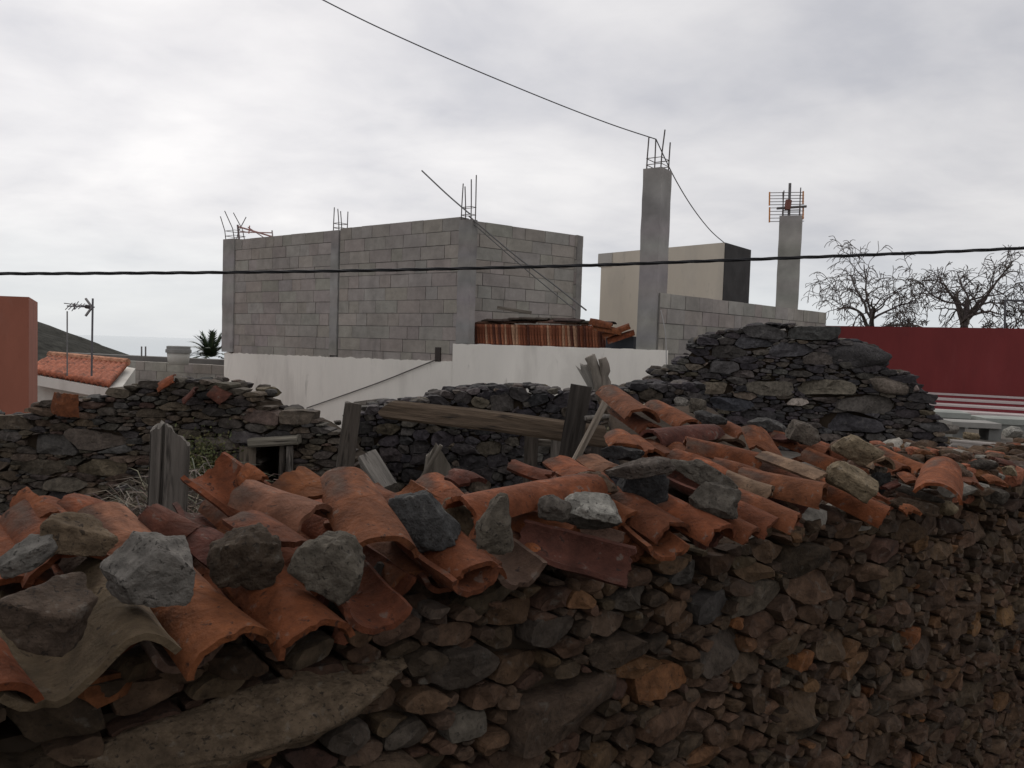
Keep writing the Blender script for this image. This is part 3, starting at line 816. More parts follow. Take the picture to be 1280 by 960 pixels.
for (px, py, w, h, col, lab, lift, tilt) in [
    (1140, 632, 66, 16, 'brown', 'flat brown stone on the bare wall top right of the sliding orange tile', .0, 8),
    (1215, 612, 52, 15, 'brown', 'long brown stone at the wall edge near the right end', .0, 4),
    (1118, 606, 40, 10, 'pale', 'thin pale stone chip in the rubble left of the last broad tile', .03, 12),
    (1150, 618, 60, 10, 'dgrey', 'thin dark stone plate in front of the last broad tile', .03, 14),
    (1228, 580, 36, 15, 'dgrey', 'dark stone right of the last broad tile', .06, -6),
    (1262, 588, 18, 14, 'tan', 'small tan coloured stone on the rubble at the far right', .06, 0),
    (1246, 620, 30, 22, 'dgrey', 'grey block of stone at the right end of the wall top', -.01, 0),
    (1200, 592, 30, 18, 'brown', 'brown stone touching the last broad orange tile', .05, 0),
    (1180, 634, 34, 20, 'tan', 'small tan stone set in the wall edge', -.02, 0),
    (1098, 590, 22, 18, 'grey', 'grey chip behind the thin pale stone chip', .05, 0)]:
    stone(px, py, w, h, col, lab, lift, .9, tilt, sub=3)

# ================================================================ RUIN: back walls
a = P(-330, 520, 5.7); b = P(440, 540, 5.5); FB = Face(a, b)
zt, x0, x1 = outline(FB, [(-330, 505), (-60, 520), (0, 520), (28, 518), (32, 506), (75, 500), (120, 497), (148, 486), (185, 478), (215, 473), (262, 476), (300, 486), (322, 492), (326, 508), (345, 514), (385, 516), (397, 528), (420, 538), (432, 560), (440, 566)])
ho = FB.hit(322, 556); hp = FB.hit(360, 640)
fx = []
for (px, py, hpx, c) in [(118, 550, 36, (.10, .08, .066)), (65, 555, 34, (.072, .066, .06)), (125, 585, 30, (.125, .10, .068)), (55, 585, 28, (.10, .082, .062)), (330, 522, 22, (.085, .06, .05)), (140, 560, 20, (.085, .08, .075)), (80, 605, 26, (.10, .084, .065))]:
    s, z = FB.hit(px, py); fx.append((s, z, hpx*.5*5.6/F*.8, c))
stone_wall('ruined_wall', FB, x0, x1, .9, zt, [(.040, .055, 60), (.026, .038, 900), (.016, .026, 7000), (.009, .016, 16000)], 2.8, PAL_MID, 31,
    'ruined dry stone wall behind the big weathered post with a stepped broken top', thick=.5, fixed=fx, holes=[(ho[0], hp[0], hp[1], ho[1])], caps=70, cap_r=(.03, .085))
# near-black panel painted as the shade inside the small opening
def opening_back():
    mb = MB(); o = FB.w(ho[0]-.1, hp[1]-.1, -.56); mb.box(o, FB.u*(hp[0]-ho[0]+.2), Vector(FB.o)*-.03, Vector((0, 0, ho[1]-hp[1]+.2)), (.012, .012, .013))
    tag(mb.build('opening_shade', M_WOOD), 'near-black panel standing for the shade in the small opening of the ruined wall', 'board')
opening_back()
a = P(438, 540, 6.4); b = P(880, 500, 6.9); FM = Face(a, b)
zt, x0, x1 = outline(FM, [(438, 524), (452, 514), (478, 506), (540, 500), (556, 490), (600, 485), (640, 484), (662, 481), (690, 487), (720, 490), (760, 494), (800, 480), (880, 480)])
stone_wall('interior_wall', FM, x0, x1, .9, zt, [(.05, .075, 200), (.034, .05, 1200), (.022, .034, 5000), (.012, .022, 8000)], 1.7, [(tuple(v*.85 for v in c), w) for c, w in PAL_GREY], 37,
    'ruined dark stone wall behind the long timber beam', thick=.5, caps=110, cap_r=(.04, .10))
# right gable
a = P(796, 500, 7.8); b = P(1195, 500, 7.2); FG = Face(a, b)
zt, x0, x1 = outline(FG, [(796, 480), (806, 474), (816, 462), (842, 458), (856, 442), (872, 424), (900, 414), (925, 411), (945, 405), (985, 403), (1006, 409), (1030, 414), (1052, 424), (1080, 428), (1098, 436), (1108, 456), (1112, 464), (1140, 466), (1154, 484), (1168, 498), (1176, 525), (1184, 552), (1195, 575)])
fx = []
for (px, py, hpx, c) in [(893, 485, 24, (.20, .165, .125)), (960, 485, 28, (.14, .122, .098)), (1030, 486, 32, (.15, .13, .10)), (995, 502, 14, (.34, .29, .25)), (1085, 505, 34, (.10, .088, .078)), (1062, 528, 36, (.062, .058, .062)),
        (990, 438, 26, (.068, .064, .068)), (960, 415, 28, (.085, .08, .078)), (940, 430, 24, (.07, .068, .072)), (910, 440, 24, (.08, .072, .066)), (915, 505, 26, (.065, .066, .075)), (1010, 416, 28, (.085, .084, .08))]:
    s, z = FG.hit(px, py); fx.append((s, z, hpx*.5*7.5/F*.72, c))
gable = stone_wall('gable_wall', FG, x0, x1, .8, zt, [(.050, .065, 30), (.032, .045, 300), (.018, .030, 5000), (.010, .018, 20000)], 2.7, PAL_GREY, 41,
    'grey stone gable wall of rough courses in front of the red wall', thick=.55, fixed=fx, caps=90, cap_r=(.04, .10))
def gable_big(px, py, w, h, col, name, seed, tilt):
    s, z = FG.hit(px, py); k = 7.3/F
    Q, Fc = rock(4, seed, (w*k, .42, h*k), 12, .07); t = R(tilt)
    mb = MB(); mb.add([FG.w(s+q[0]*math.cos(t)+q[2]*math.sin(t), z-q[0]*math.sin(t)+q[2]*math.cos(t), -.14-q[1]) for q in Q], Fc, col)
    return child(mb, name, M_ROCK, gable, smooth=True)
gable_big(1062, 446, 96, 40, (.075, .07, .07), 'boulder', 3, 12)
gable_big(1106, 476, 72, 32, (.17, .14, .115), 'block', 8, 4)
gable_big(1148, 486, 18, 11, (.38, .30, .27), 'brick', 9, 0)

# ================================================================ TIMBER
def plank(p0, p1, width, thick, col, face=None, jag0=0., jag1=0., tip0=0., tip1=0., seed=1, nL=30, nW=8, wob=.006, taper=1., notch=0.):
    """board from p0 (bottom) to p1 (top); jag = ragged end, tip = one-sided point"""
    rs = np.random.RandomState(seed); off = Vector(rs.uniform(-20, 20, 3))
    ax = p1-p0; L = ax.length; z = ax.normalized()
    f = face or -Vector((p0.x, p0.y, 0)).normalized()
    y = (f-z*f.dot(z)).normalized(); x = y.cross(z)
    sec = []
    for j in range(nW): sec.append((j/(nW-1)-.5, -.5))
    for j in range(nW): sec.append((.5-j/(nW-1), .5))
    # rounded corners
    sec = [(a*(1-.06*(abs(b) > .4 and abs(a) > .45)), b*(1-.2*(abs(a) > .45))) for a, b in sec]
    V = []; n = len(sec)
    for i in range(nL):
        t = i/(nL-1); wd = width*(1+(taper-1)*t)
        for (a, b) in sec:
            e1 = -jag1*abs(noise.noise(Vector((a*9, b*2, 0))+off))*2 - tip1*abs(a-.18)
            e0 = jag0*abs(noise.noise(Vector((a*9, b*2, 5))+off))*2 + tip0*abs(a+.18)
            zz = e0+(L+e1-e0)*t
            d = noise.fractal(Vector((a*14, b*4, zz*1.6))+off, .8, 2, 3)*wob
            g = noise.noise(Vector((a*22, b*6, zz*.5))+off)*wob*.7
            if notch and abs(a-.2+.03*math.sin(zz*5)) < .03: d -= notch*thick
            V.append(Vector((a*wd*(1+d/width)+math.sin(zz*3+seed)*wob, b*thick+(d+g)*(1 if b > 0 else -1), zz)))
    Fc = []
    for i in range(nL-1):
        for j in range(n):
            j2 = (j+1) % n; Fc.append((i*n+j, i*n+j2, (i+1)*n+j2, (i+1)*n+j))
    def cap(i, rev):
        for j in range(nW-1):
            q = (i*n+j, i*n+j+1, i*n+n-2-j, i*n+n-1-j); Fc.append(q if not rev else tuple(reversed(q)))
    cap(0, True); cap(nL-1, False)
    mb = MB(); mb.add(V, Fc, col)
    M = Matrix((x, y, z)).transposed().to_4x4(); M.translation = p0
    return mb, M
def board(name, p0, p1, w, th, col, label, cat, **k):
    mb, M = plank(p0, p1, w, th, col, **k)
    return tag(mb.build(name, M_WOOD, matrix=M), label, cat)
W1 = (.150, .132, .115); W2 = (.088, .074, .062); W3 = (.17, .148, .122); WD = (.055, .047, .041)
board('wooden_post', P(206, 700, 2.5), P(212, 524, 2.5), .125, .07, W1, 'big weathered grey post with a rounded split top at the left', 'post', seed=3, tip1=.12, jag1=.012, wob=.004, nW=30, notch=.22, nL=60)
mb = MB(); 
board('wooden_post', P(424, 625, 4.3), P(442, 503, 4.3), .105, .07, W2, 'leaning dark post in the gap right of the ruined wall', 'post', seed=5, jag1=.01, taper=.9)
board('wooden_stub', P(488, 616, 3.1), P(462, 574, 3.25), .085, .085, (.16, .145, .128), 'short sawn grey log end behind the large smooth tile', 'log', seed=7, face=Vector((.2, -1, .4)))
board('broken_board', P(540, 650, 3.0), P(552, 551, 3.0), .115, .03, (.16, .14, .115), 'pointed broken board standing behind the blue-grey pointed stone', 'board', seed=9, jag1=.03, tip1=.16)
board('broken_board', P(505, 632, 2.95), P(551, 556, 2.95), .016, .016, W3, 'thin pale splinter leaning along the pointed broken board', 'splinter', seed=11, nW=4, wob=.003)
board('plank', P(492, 632, 2.9), P(548, 618, 3.0), .035, .03, W3, 'short grey stick lying behind the blue-grey stone', 'stick', seed=12, nW=4)
board('leaning_plank', P(708, 600, 4.2), P(728, 482, 4.2), .125, .05, WD, 'dark plank leaning upright in front of the timber beam', 'plank', seed=13, taper=.95)
board('leaning_pole', P(712, 592, 3.9), P(764, 486, 4.1), .036, .036, (.27, .225, .18), 'slim brown pole leaning right of the dark plank', 'pole', seed=15, nW=4)
board('timber_beam', P(480, 510, 6.1), P(778, 548, 4.9), .16, .15, (.100, .072, .050), 'long timber beam spanning in front of the dark interior wall', 'beam', seed=17, face=Vector((0, -1, .1)), tip0=.25, wob=.006, taper=.92)
# door frame under the beam
fr = empty('door_frame', P(680, 580, 5.7), 'grey timber door frame under the right half of the beam', 'door frame')
def fpart(nm, p0, p1, w, th, col, seed):
    mb, M = plank(p0, p1, w, th, col, seed=seed, nL=14, nW=5)
    o = mb.build(nm, M_WOOD, matrix=Matrix.Translation(-fr.location) @ M); o.parent = fr
fpart('post', P(662, 640, 5.75), P(664, 532, 5.75), .105, .09, W2, 21)
fpart('post', P(692, 640, 5.7), P(694, 536, 5.7), .075, .09, W1, 22)
fpart('post', P(744, 640, 5.6), P(746, 544, 5.6), .09, .09, WD, 23)
fpart('rail', P(670, 552, 5.78), P(690, 553, 5.75), .05, .04, W3, 24)
# small window frame in the ruined wall
wf = empty('window_frame', FB.w(ho[0], hp[1], 0), 'timber frame with lintel round the small opening in the ruined wall', 'window frame')
def wpart(nm, a, b, w, th, col, seed, o=.02):
    pa = FB.hit(*a); pb = FB.hit(*b)
    mb, M = plank(FB.w(pa[0], pa[1], o), FB.w(pb[0], pb[1], o), w, th, col, seed=seed, nL=14, nW=5)
    ob = mb.build(nm, M_WOOD, matrix=Matrix.Translation(-wf.location) @ M); ob.parent = wf
wpart('lintel', (316, 552), (377, 549), .062, .10, (.20, .18, .145), 25, .05)
wpart('jamb', (311, 640), (312, 558), .12, .08, (.15, .122, .095), 26)
wpart('jamb', (353, 640), (354, 556), .04, .06, W2, 27)
wpart('jamb', (364, 620), (364, 556), .05, .06, W1, 28, .04)

# canes and poles at the roof's broken edge
CN = (.22, .185, .14)
def cane(p0, p1, r, col, label, cat='cane', name='cane', group=None, seed=0):
    mb = MB(); rs = np.random.RandomState(seed+99); n = 8; pts = []; rad = []
    for i in range(n):
        t = i/(n-1); pts.append(p0.lerp(p1, t)+Vector(rs.normal(size=3))*r*.16); rad.append(r*(1+rs.uniform(-.15, .2)))
    o0 = pts[0].copy(); mb.tube([p-o0 for p in pts], rad, 7, col)
    return tag(mb.build(name, M_WOOD, smooth=True, matrix=Matrix.Translation(o0)), label, cat, group)
cane(P(766, 540, 4.35), P(738, 446, 4.3), .030, (.25, .22, .185), 'thick pale pole end rising highest at the broken roof corner', 'pole', 'pole', seed=1)
cane(P(764, 500, 4.3), P(751, 449, 4.3), .024, (.22, .19, .16), 'shorter pole end right beside the highest one', 'pole', 'pole', seed=2)
cane(P(792, 566, 4.2), P(752, 500, 4.3), .022, (.14, .10, .075), 'brown rafter stick running down under the corner tiles', 'rafter', 'rafter', seed=3)
cane(P(732, 523, 4.15), P(766, 521, 4.2), .014, (.20, .18, .16), 'short grey cross stick tied to the leaning pole', 'stick', 'stick', seed=4)
board('plank', P(745, 486, 4.35), P(726, 452, 4.35), .075, .02, (.30, .28, .25), 'pale splintered board left of the highest pole end', 'board', seed=31, jag1=.05, nW=6)
rs = np.random.RandomState(3)
for k in range(16):
    t = k/15
    b0 = P(758+34*t+rs.uniform(-3, 3), 508+58*t+rs.uniform(-4, 4), 4.3); b1 = b0+NI*-.05+U*rs.uniform(.25, .35)
    cane(b0-U*rs.uniform(.03, .09)+Vector((0, 0, rs.uniform(-.07, -.01))), b1+Vector((0, 0, .01)), rs.uniform(.006, .011), jit(CN, .2), 'thin pale cane poking out under the tiles at the broken roof edge', 'cane', 'cane', 'canes under the broken roof edge', seed=k+10)

# dry grass, moss
def grass():
    rs = np.random.RandomState(12); mb = MB()
    for k in range(2400):
        x = rs.normal(-1.5, .42); y = rs.normal(3.9, .75)
        z = 1.15+.63*math.exp(-(((x+1.75)/.75)**2+((y-4.3)/1.1)**2))
        if (Vector((x, y, 0))-Vector((A2.x, A2.y, 0))).dot(NI) < .75 or y > 5.35: continue
        a = rs.uniform(0, 6.28); L = rs.uniform(.12, .34); th = rs.uniform(.1, .9)
        d = Vector((math.cos(a)*math.cos(th), math.sin(a)*math.cos(th), math.sin(th))); sd = d.cross(Vector((rs.normal(), rs.normal(), rs.normal()))).normalized()*.0028
        p = Vector((x, y, z)); q = p+d*L*.6; e = q+(d+Vector((0, 0, -.7))).normalized()*L*.4
        c = jit((.17, .148, .12), .35)
        mb.add([p-sd, p+sd, q+sd, q-sd, e], [(0, 1, 2, 3), (3, 2, 4)], c)
    tag(mb.build('dry_grass', M_GRASS), 'dry grey straw lying inside the ruin right of the big post', 'dry grass', kind='stuff')
    mb = MB()
    for k in range(2600):
        s, z = FB.hit(rs.normal(262, 19), rs.normal(586, 20))
        o = abs(rs.normal(.1, .12)); p = FB.w(s, z, o); u = Vector(rs.normal(size=3)).normalized(); v = u.cross(Vector(rs.normal(size=3))).normalized(); r = rs.uniform(.006, .018)
        mb.add([p-u*r, p+v*r*.5, p+u*r, p-v*r*.5], [(0, 1, 2, 3)], jit((.095, .100, .038), .35))
    tag(mb.build('moss', M_LEAF), 'olive green moss and weeds at the foot of the ruined wall', 'moss', kind='stuff')
grass()
# leftover tiles on the ruined wall
def wall_tile(px, py, px2, py2, Y, w, col, label, prof='flat', up=Vector((0, -1, .1)), roll=0, br=.3):
    return place_tile(P(px, py, Y), P(px2, py2, Y), w, prof, col, label, roll, None, br, up=up)
wall_tile(78, 522, 80, 492, 5.45, .20, 'm', 'square orange tile piece leaning on top of the ruined wall by the orange building')
wall_tile(196, 480, 216, 470, 5.5, .16, 'o', 'small orange tile chip on the highest point of the ruined wall', br=.5, up=Vector((.3, -.35, .9)))
wall_tile(228, 498, 242, 484, 5.45, .16, 'd', 'dull red tile piece on the ruined wall top', up=Vector((0, -.2, 1)))
wall_tile(290, 494, 268, 482, 5.5, .18, 'd', 'dark tile lying at the stepped end of the ruined wall top', 'cover', up=Vector((0, -.3, 1)))

# ================================================================ UNFINISHED HOUSE
HL = P(281, 440, 15.5); HC = P(574, 435, 11.8); HR = P(826, 437, 9.9)
HB = P(726, 388, 13.2); HD = P(1033, 388, 13.4)
def flat(p): return Vector((p.x, p.y, 0))
house = empty('unfinished_house', (HC.x, HC.y, 0), 'unfinished house of grey concrete blocks above a white painted lower storey', 'house')
ZP = 2.60       # parapet level = eye level
d1 = (flat(HC)-flat(HL)).normalized(); n1 = Vector((d1.y, -d1.x, 0))       # front faces the viewer
dR = (flat(HR)-flat(HC)).normalized(); nR = Vector((dR.y, -dR.x, 0))
def zat(px, py, p):  # height seen at pixel at the depth of p
    return P(px, py, p.y).z
zL = zat(281, 441, HL); zC = zat(560, 452, HC)
PW = (.80, .765, .70)
mb = MB()   # white lower walls, left part (top slopes with the ragged paint line)
def strip_wall(mb, a, b, z0, za, zb, th, n, rag=.0, col=PW, seed=0):
    d = (b-a); nn = Vector((d.y, -d.x, 0)).normalized(); v = []; f = []
    for i in range(n+1):
        t = i/n; q = a+d*t; zt = za+(zb-za)*t+noise.noise(Vector((t*30, seed, 0)))*rag+noise.noise(Vector((t*90, seed, 3)))*rag*.6
        v += [Vector((q.x, q.y, z0)), Vector((q.x, q.y, zt)), Vector((q.x-nn.x*th, q.y-nn.y*th, zt)), Vector((q.x-nn.x*th, q.y-nn.y*th, z0))]
    for i in range(n):
        for j in range(4):
            j2 = (j+1) % 4; f.append((i*4+j, (i+1)*4+j, (i+1)*4+j2, i*4+j2))
    f.append((3, 2, 1, 0)); m = n*4; f.append((m, m+1, m+2, m+3)); mb.add(v, f, col)
out = nR*.012
strip_wall(mb, flat(HL)+n1*.012, flat(HC)-d1*.12+n1*.012, 0, zL, zC, .25, 120, .025, seed=1)
strip_wall(mb, flat(HC)-dR*.1+nR*.03, flat(HR)+nR*.03, 0, ZP, ZP, .25, 60, .012, seed=2)
# right side of the lower storey
dS = (flat(HD)-flat(HR)).normalized(); nS = Vector((dS.y, -dS.x, 0))
child(mb, 'white_wall', M_PAINT, house)
mb = MB()   # terrace slab and hidden body
mb.prism([flat(HL)-n1*.3, flat(HC)-n1*.3, flat(HR)-nR*.3, flat(HR)+dS*4.5, flat(HB)+Vector((2.5, 5, 0)), flat(HL)+Vector((2, 4, 0))], .02, ZP-.42, (.25, .24, .23))
child(mb, 'terrace_slab', M_CONC, house)
BC = (.310, .285, .258)
def blocks(mb, mo, a, b, z0, z1, bl=.5, bh=.2, th=.2, gap=.009, seed=0, top_rag=.0, z1b=None):
    rs = np.random.RandomState(seed); d = (b-a); L = d.length; d = d/L; nn = Vector((d.y, -d.x, 0))
    z1b = z1 if z1b is None else z1b
    rows = int(round((z1-z0)/bh)); bh = (z1-z0)/rows
    for r in range(rows):
        x = -rs.uniform(0, bl)
        while x < L:
            w = bl*rs.choice([1, 1, .5, .8]); x0 = max(x, 0)+gap/2; x1 = min(x+w, L)-gap/2; x += w
            if x1-x0 < .03: continue
            zc = z0+r*bh; k = (z1b-z1)*(x0/L)
            pr = rs.uniform(-.004, .006)
            o = a+d*x0+nn*pr; o = Vector((o.x, o.y, zc+gap/2+k*r/rows)); 
            mb.box(o, d*(x1-x0), -nn*(th-.02), Vector((0, 0, bh-gap+rs.uniform(-.003, .002))), jit(BC, .085))
    q = a-nn*.009
    mo.box(Vector((q.x, q.y, z0)), d*L, -nn*(th-.04), Vector((0, 0, (z1-z0)-.012)), (.5, .5, .5))
ZT = zat(574, 270, HC)
mb = MB(); mo = MB()
zb_ = (zL+zC)/2
FLs = Face(flat(HL), flat(HC))
def sx(px): return FLs.hit(px, 400)[0]
LF = (flat(HC)-flat(HL)).length
def onL(s): return flat(HL)+d1*s
blocks(mb, mo, onL(sx(292)), onL(sx(413)), min(zL, zC)-.25, ZT-.02, seed=1)
blocks(mb, mo, onL(sx(423)), onL(sx(573)), min(zL, zC)-.25, ZT+.0, seed=2)
child(mb, 'block_wall', M_BLOCK, house); child(mo, 'mortar', M_MORTAR, house)
mb = MB(); mo = MB()
dB = (flat(HB)-flat(HC)).normalized()
blocks(mb, mo, flat(HC)+dB*.10, flat(HB), ZP-.45, ZT-.04, seed=3)
dQ = Vector((-dB.y, dB.x, 0))
child(mb, 'block_wall', M_BLOCK, house); child(mo, 'mortar', M_MORTAR, house)
mb = MB(); mo = MB()   # hidden back walls close the room
blocks(mb, mo, flat(HB), flat(HL)+(flat(HB)-flat(HC))*1.0, 2.0, ZT-.04, seed=4)
blocks(mb, mo, flat(HL)+(flat(HB)-flat(HC))*1.0, flat(HL)-n1*.05, 2.0, ZT-.04, seed=5)
child(mb, 'block_wall', M_BLOCK, house); child(mo, 'mortar', M_MORTAR, house)
def column(a, dx, w, dpt, z0, z1, rebar, seed, col=(.29, .275, .262), barh=.5, bend=0.):
    rs = np.random.RandomState(seed); nn = Vector((dx.y, -dx.x, 0)); mb = MB()
    v = []; f = []; n = 14
    for i in range(n+1):
        t = i/n; z = z0+(z1-z0)*t
        for (p, q) in ((0, 0), (w, 0), (w, dpt), (0, dpt)):
            c = a+dx*(p+rs.uniform(-.004, .004))-nn*(q+rs.uniform(-.004, .004)); v.append(Vector((c.x, c.y, z)))
    for i in range(n):
        for j in range(4): j2 = (j+1) % 4; f.append((i*4+j, i*4+j2, (i+1)*4+j2, (i+1)*4+j))
    f.append((3, 2, 1, 0)); f.append((n*4, n*4+1, n*4+2, n*4+3))
    cl = []
    for i in range(n+1):
        q = jit(col, .10); cl += [q]*4
    mb.add(v, f, cl); o = child(mb, 'concrete_column', M_CONC, house)
    if rebar:
        for (p, q) in ((.12, .12), (.88, .12), (.88, .88), (.12, .88)):
            c = a+dx*(w*p)-nn*(dpt*q); c = Vector((c.x, c.y, z1-.02)); h = barh*rs.uniform(.85, 1.1)
            m = MB(); b = Vector((rs.uniform(-.03, .03), rs.uniform(-.03, .03), 0))
            if bend: b = Vector((rs.uniform(-bend, bend), rs.uniform(-.05, .05), 0))
            m.tube([c, c+Vector((0, 0, h*.4))+b*.2, c+Vector((0, 0, h))+b], .009, 5, (.10, .085, .08))
            r = m; l = house.location; r.v = [Vector(x)-l for x in r.v]; rb = r.build('rebar', M_METAL); rb.parent = o
        for kz in (.12, .3):
            m = MB(); pts = [a+dx*(w*p)-nn*(dpt*q) for (p, q) in ((.1, .1), (.9, .1), (.9, .9), (.1, .9), (.1, .1))]
            m.tube([Vector((p.x, p.y, z1+kz*barh))-house.location for p in pts], .006, 4, (.12, .10, .09)); rb = m.build('stirrup', M_METAL); rb.parent = o
    return o
column(onL(sx(279))+n1*.03, d1, sx(293)-sx(279), .3, zL+.02, ZT-.0, True, 1, barh=.55, bend=.25)
column(onL(sx(413))+n1*.02, d1, sx(422)-sx(413), .24, (zL+zC)/2+.03, ZT-.03, True, 2, barh=.42)
column(onL(sx(572))+n1*.03, d1, sx(588)-sx(572), .13, ZP+.005, ZT-.06, True, 3, barh=.62)
# free standing pillar at the parapet's right end
zp1 = zat(820, 207, HR)
FRs = Face(flat(HC), flat(HR)); q0 = FRs.hit(795, 440)[0]; q1 = FRs.hit(818, 440)[0]
pil1 = flat(HC)+dR*q0
column(pil1+nR*.0, dR, (q1-q0), .30, ZP-.42, zp1, True, 4, (.30, .285, .272), barh=.44)
pil2 = P(969, 385, 12.9); zp2 = zat(985, 270, pil2)
column(flat(pil2), (dR*.8+dS*.2).normalized(), .34, .26, ZP-.4, zp2, True, 5, (.31, .295, .275), barh=.42)
mb = MB(); mo = MB()
zw = zat(826, 365, HR)
blocks(mb, mo, flat(HR)-dR*.06-nR*.05, flat(HD), 1.4, zw, bl=.42, seed=6)
child(mb, 'block_wall', M_BLOCK, house); child(mo, 'mortar', M_MORTAR, house)
# dark grey lower strip right of the white paint
mb = MB(); q = P(812, 455, 9.6)
# rusty gap above the white wall: dark box painted as its shaded recess
FLh = FLs; g0 = FLs.hit(545, 434); g1 = FLs.hit(551, 452)
mb.box(FLs.w(g0[0], g1[1], .02), FLs.u*(g1[0]-g0[0]), -FLs.o*.05, Vector((0, 0, g0[1]-g1[1])), (.03, .022, .018)); child(mb, 'gap_shade', M_METAL, house)
# cream stair tower with one tarred side
t0 = P(752, 316, 16.2); t1 = P(906, 303, 14.0); t2 = P(938, 308, 14.9); zt_ = t1.z
back_ = (flat(t2)-flat(t1))
mb = MB(); mb.prism([flat(t0), flat(t1), flat(t2), flat(t0)+back_], ZP-.45, zt_, (.57, .51, .425)); tw = child(mb, 'stair_tower', M_PAINT, house)
mb = MB(); dd = (flat(t1)-flat(t0)).normalized()
mb.prism([flat(t1)+dd*.004-back_*.0, flat(t1)+dd*.02, flat(t2)+dd*.02, flat(t2)+dd*.004], ZP-.4, zt_-.004, (.055, .053, .052)); m_ = mb
l = house.location; m_.v = [Vector(x)-l for x in m_.v]; x_ = m_.build('tarred_side', M_CONC); x_.parent = tw
mb = MB(); mb.prism([flat(t0)-dd*.08+nR*.02, flat(t0)+dd*.3+nR*.02, flat(t0)+dd*.3-nR*.5, flat(t0)-dd*.08-nR*.5], zt_-.27, zt_-.003, (.42, .40, .37)); m_ = mb
m_.v = [Vector(x)-l for x in m_.v]; x_ = m_.build('roof_lip', M_PAINT); x_.parent = tw

# stacked spare tiles on the terrace
def tile_stack():
    a = P(590, 430, 11.72); b = P(756, 430, 10.62); n = 46
    L = .44; zb = ZP-.40; d = (flat(b)-flat(a)).normalized(); nn = Vector((d.y, -d.x, 0))
    top0 = zat(600, 404, a)
    proto = None; rs = np.random.RandomState(8)
    L = top0-zb+.0
    for k in range(n):
        q = flat(a).lerp(flat(b), k/(n-1))-nn*.26
        if proto is None:
            V, Fc = tile_geo(L, .2, .17, 'cover', 321, nu=8, nv=9, th=.02, A=R(60))
            meshes = []
            for c in ((.34, .13, .07), (.22, .075, .04), (.46, .27, .17), (.12, .045, .03)):
                mb = MB(); mb.add(V, Fc, c); o = mb.build('stacked_tile', M_TILE, smooth=True); meshes.append(o.data); COL.objects.unlink(o); bpy.data.objects.remove(o)
            proto = bpy.data.objects.new('stacked_tile', meshes[0]); COL.objects.link(proto); o = proto
            tag(o, 'spare orange tile standing on end in the long row on the terrace', 'roof tile', 'spare tiles stacked on end on the terrace')
        else:
            o = proto.copy(); COL.objects.link(o)
        o.data = meshes[rs.choice(4, p=[.4, .25, .2, .15])]
        # the tile's crown faces along the row, its long axis stands up with a slight lean
        y = (Vector((0, 0, 1))+d*rs.uniform(-.14, -.04)+nn*rs.uniform(-.02, .02)).normalized(); z = (d-y*d.dot(y)).normalized(); x = y.cross(z)
        M = Matrix((x, y, z)).transposed().to_4x4(); M.translation = Vector((q.x, q.y, zb+L/2)); o.matrix_world = M
    # dark tiles lying flat on top of the row
    for k in range(20):
        t = k/19; lay = k % 2
        q = flat(a).lerp(flat(b), .02+t*.86)-nn*rs.uniform(.2, .4)
        c = Vector((q.x, q.y, top0+.02+lay*.03+rs.uniform(0, .02)+.04*math.sin(t*3.1)))
        e = (d*rs.uniform(.8, 1)+nn*rs.uniform(-.25, .25)).normalized()
        V, Fc = tile_geo(.44, .19, .165, 'flat', 700+k, nu=6, nv=7); mb = MB(); mb.add(V, Fc, jit(((.085, .066, .056) if lay else (.14, .075, .052)), .2))
        y = e; z = Vector((0, 0, 1)); x = y.cross(z); z = x.cross(y).normalized()
        M = Matrix((x, y, z)).transposed().to_4x4(); M.translation = c
        tag(mb.build('capping_tile', M_TILE, smooth=True, matrix=M), 'dark old tile laid flat on top of the upright spare tiles', 'roof tile', 'dark tiles laid flat over the spare tile row')
    for k, (px, py, px2, py2, lab) in enumerate([(752, 416, 786, 404, 'lowest of the loose orange tiles leaning beside the pillar'), (742, 404, 778, 412, 'orange tile sloping down to the pillar from the spare tile row'), (758, 422, 792, 412, 'orange tile in front of the others beside the pillar'), (738, 398, 766, 404, 'topmost of the loose orange tiles near the pillar')]):
        place_tile(P(px, py, 10.4), P(px2, py2, 10.35), .19, 'cover', 'o', lab, up=Vector((0, -.3, 1)))
    board('plank', P(622, 384, 11.4), P(664, 391, 11.2), .05, .03, W3, 'grey board lying on the spare tile row', 'board', seed=61, nW=4)
tile_stack()
mb = MB(); mb.prism([flat(P(757, 430, 10.6)), flat(P(792, 430, 10.45)), flat(P(792, 430, 10.45))+Vector((.1, .35, 0)), flat(P(757, 430, 10.6))+Vector((.1, .35, 0))], ZP-.42, zat(775, 420, P(775, 420, 10.5)), (.05, .055, .065))
tag(mb.build('dark_crate', M_CONC), 'dark low crate behind the parapet next to the pillar', 'crate')

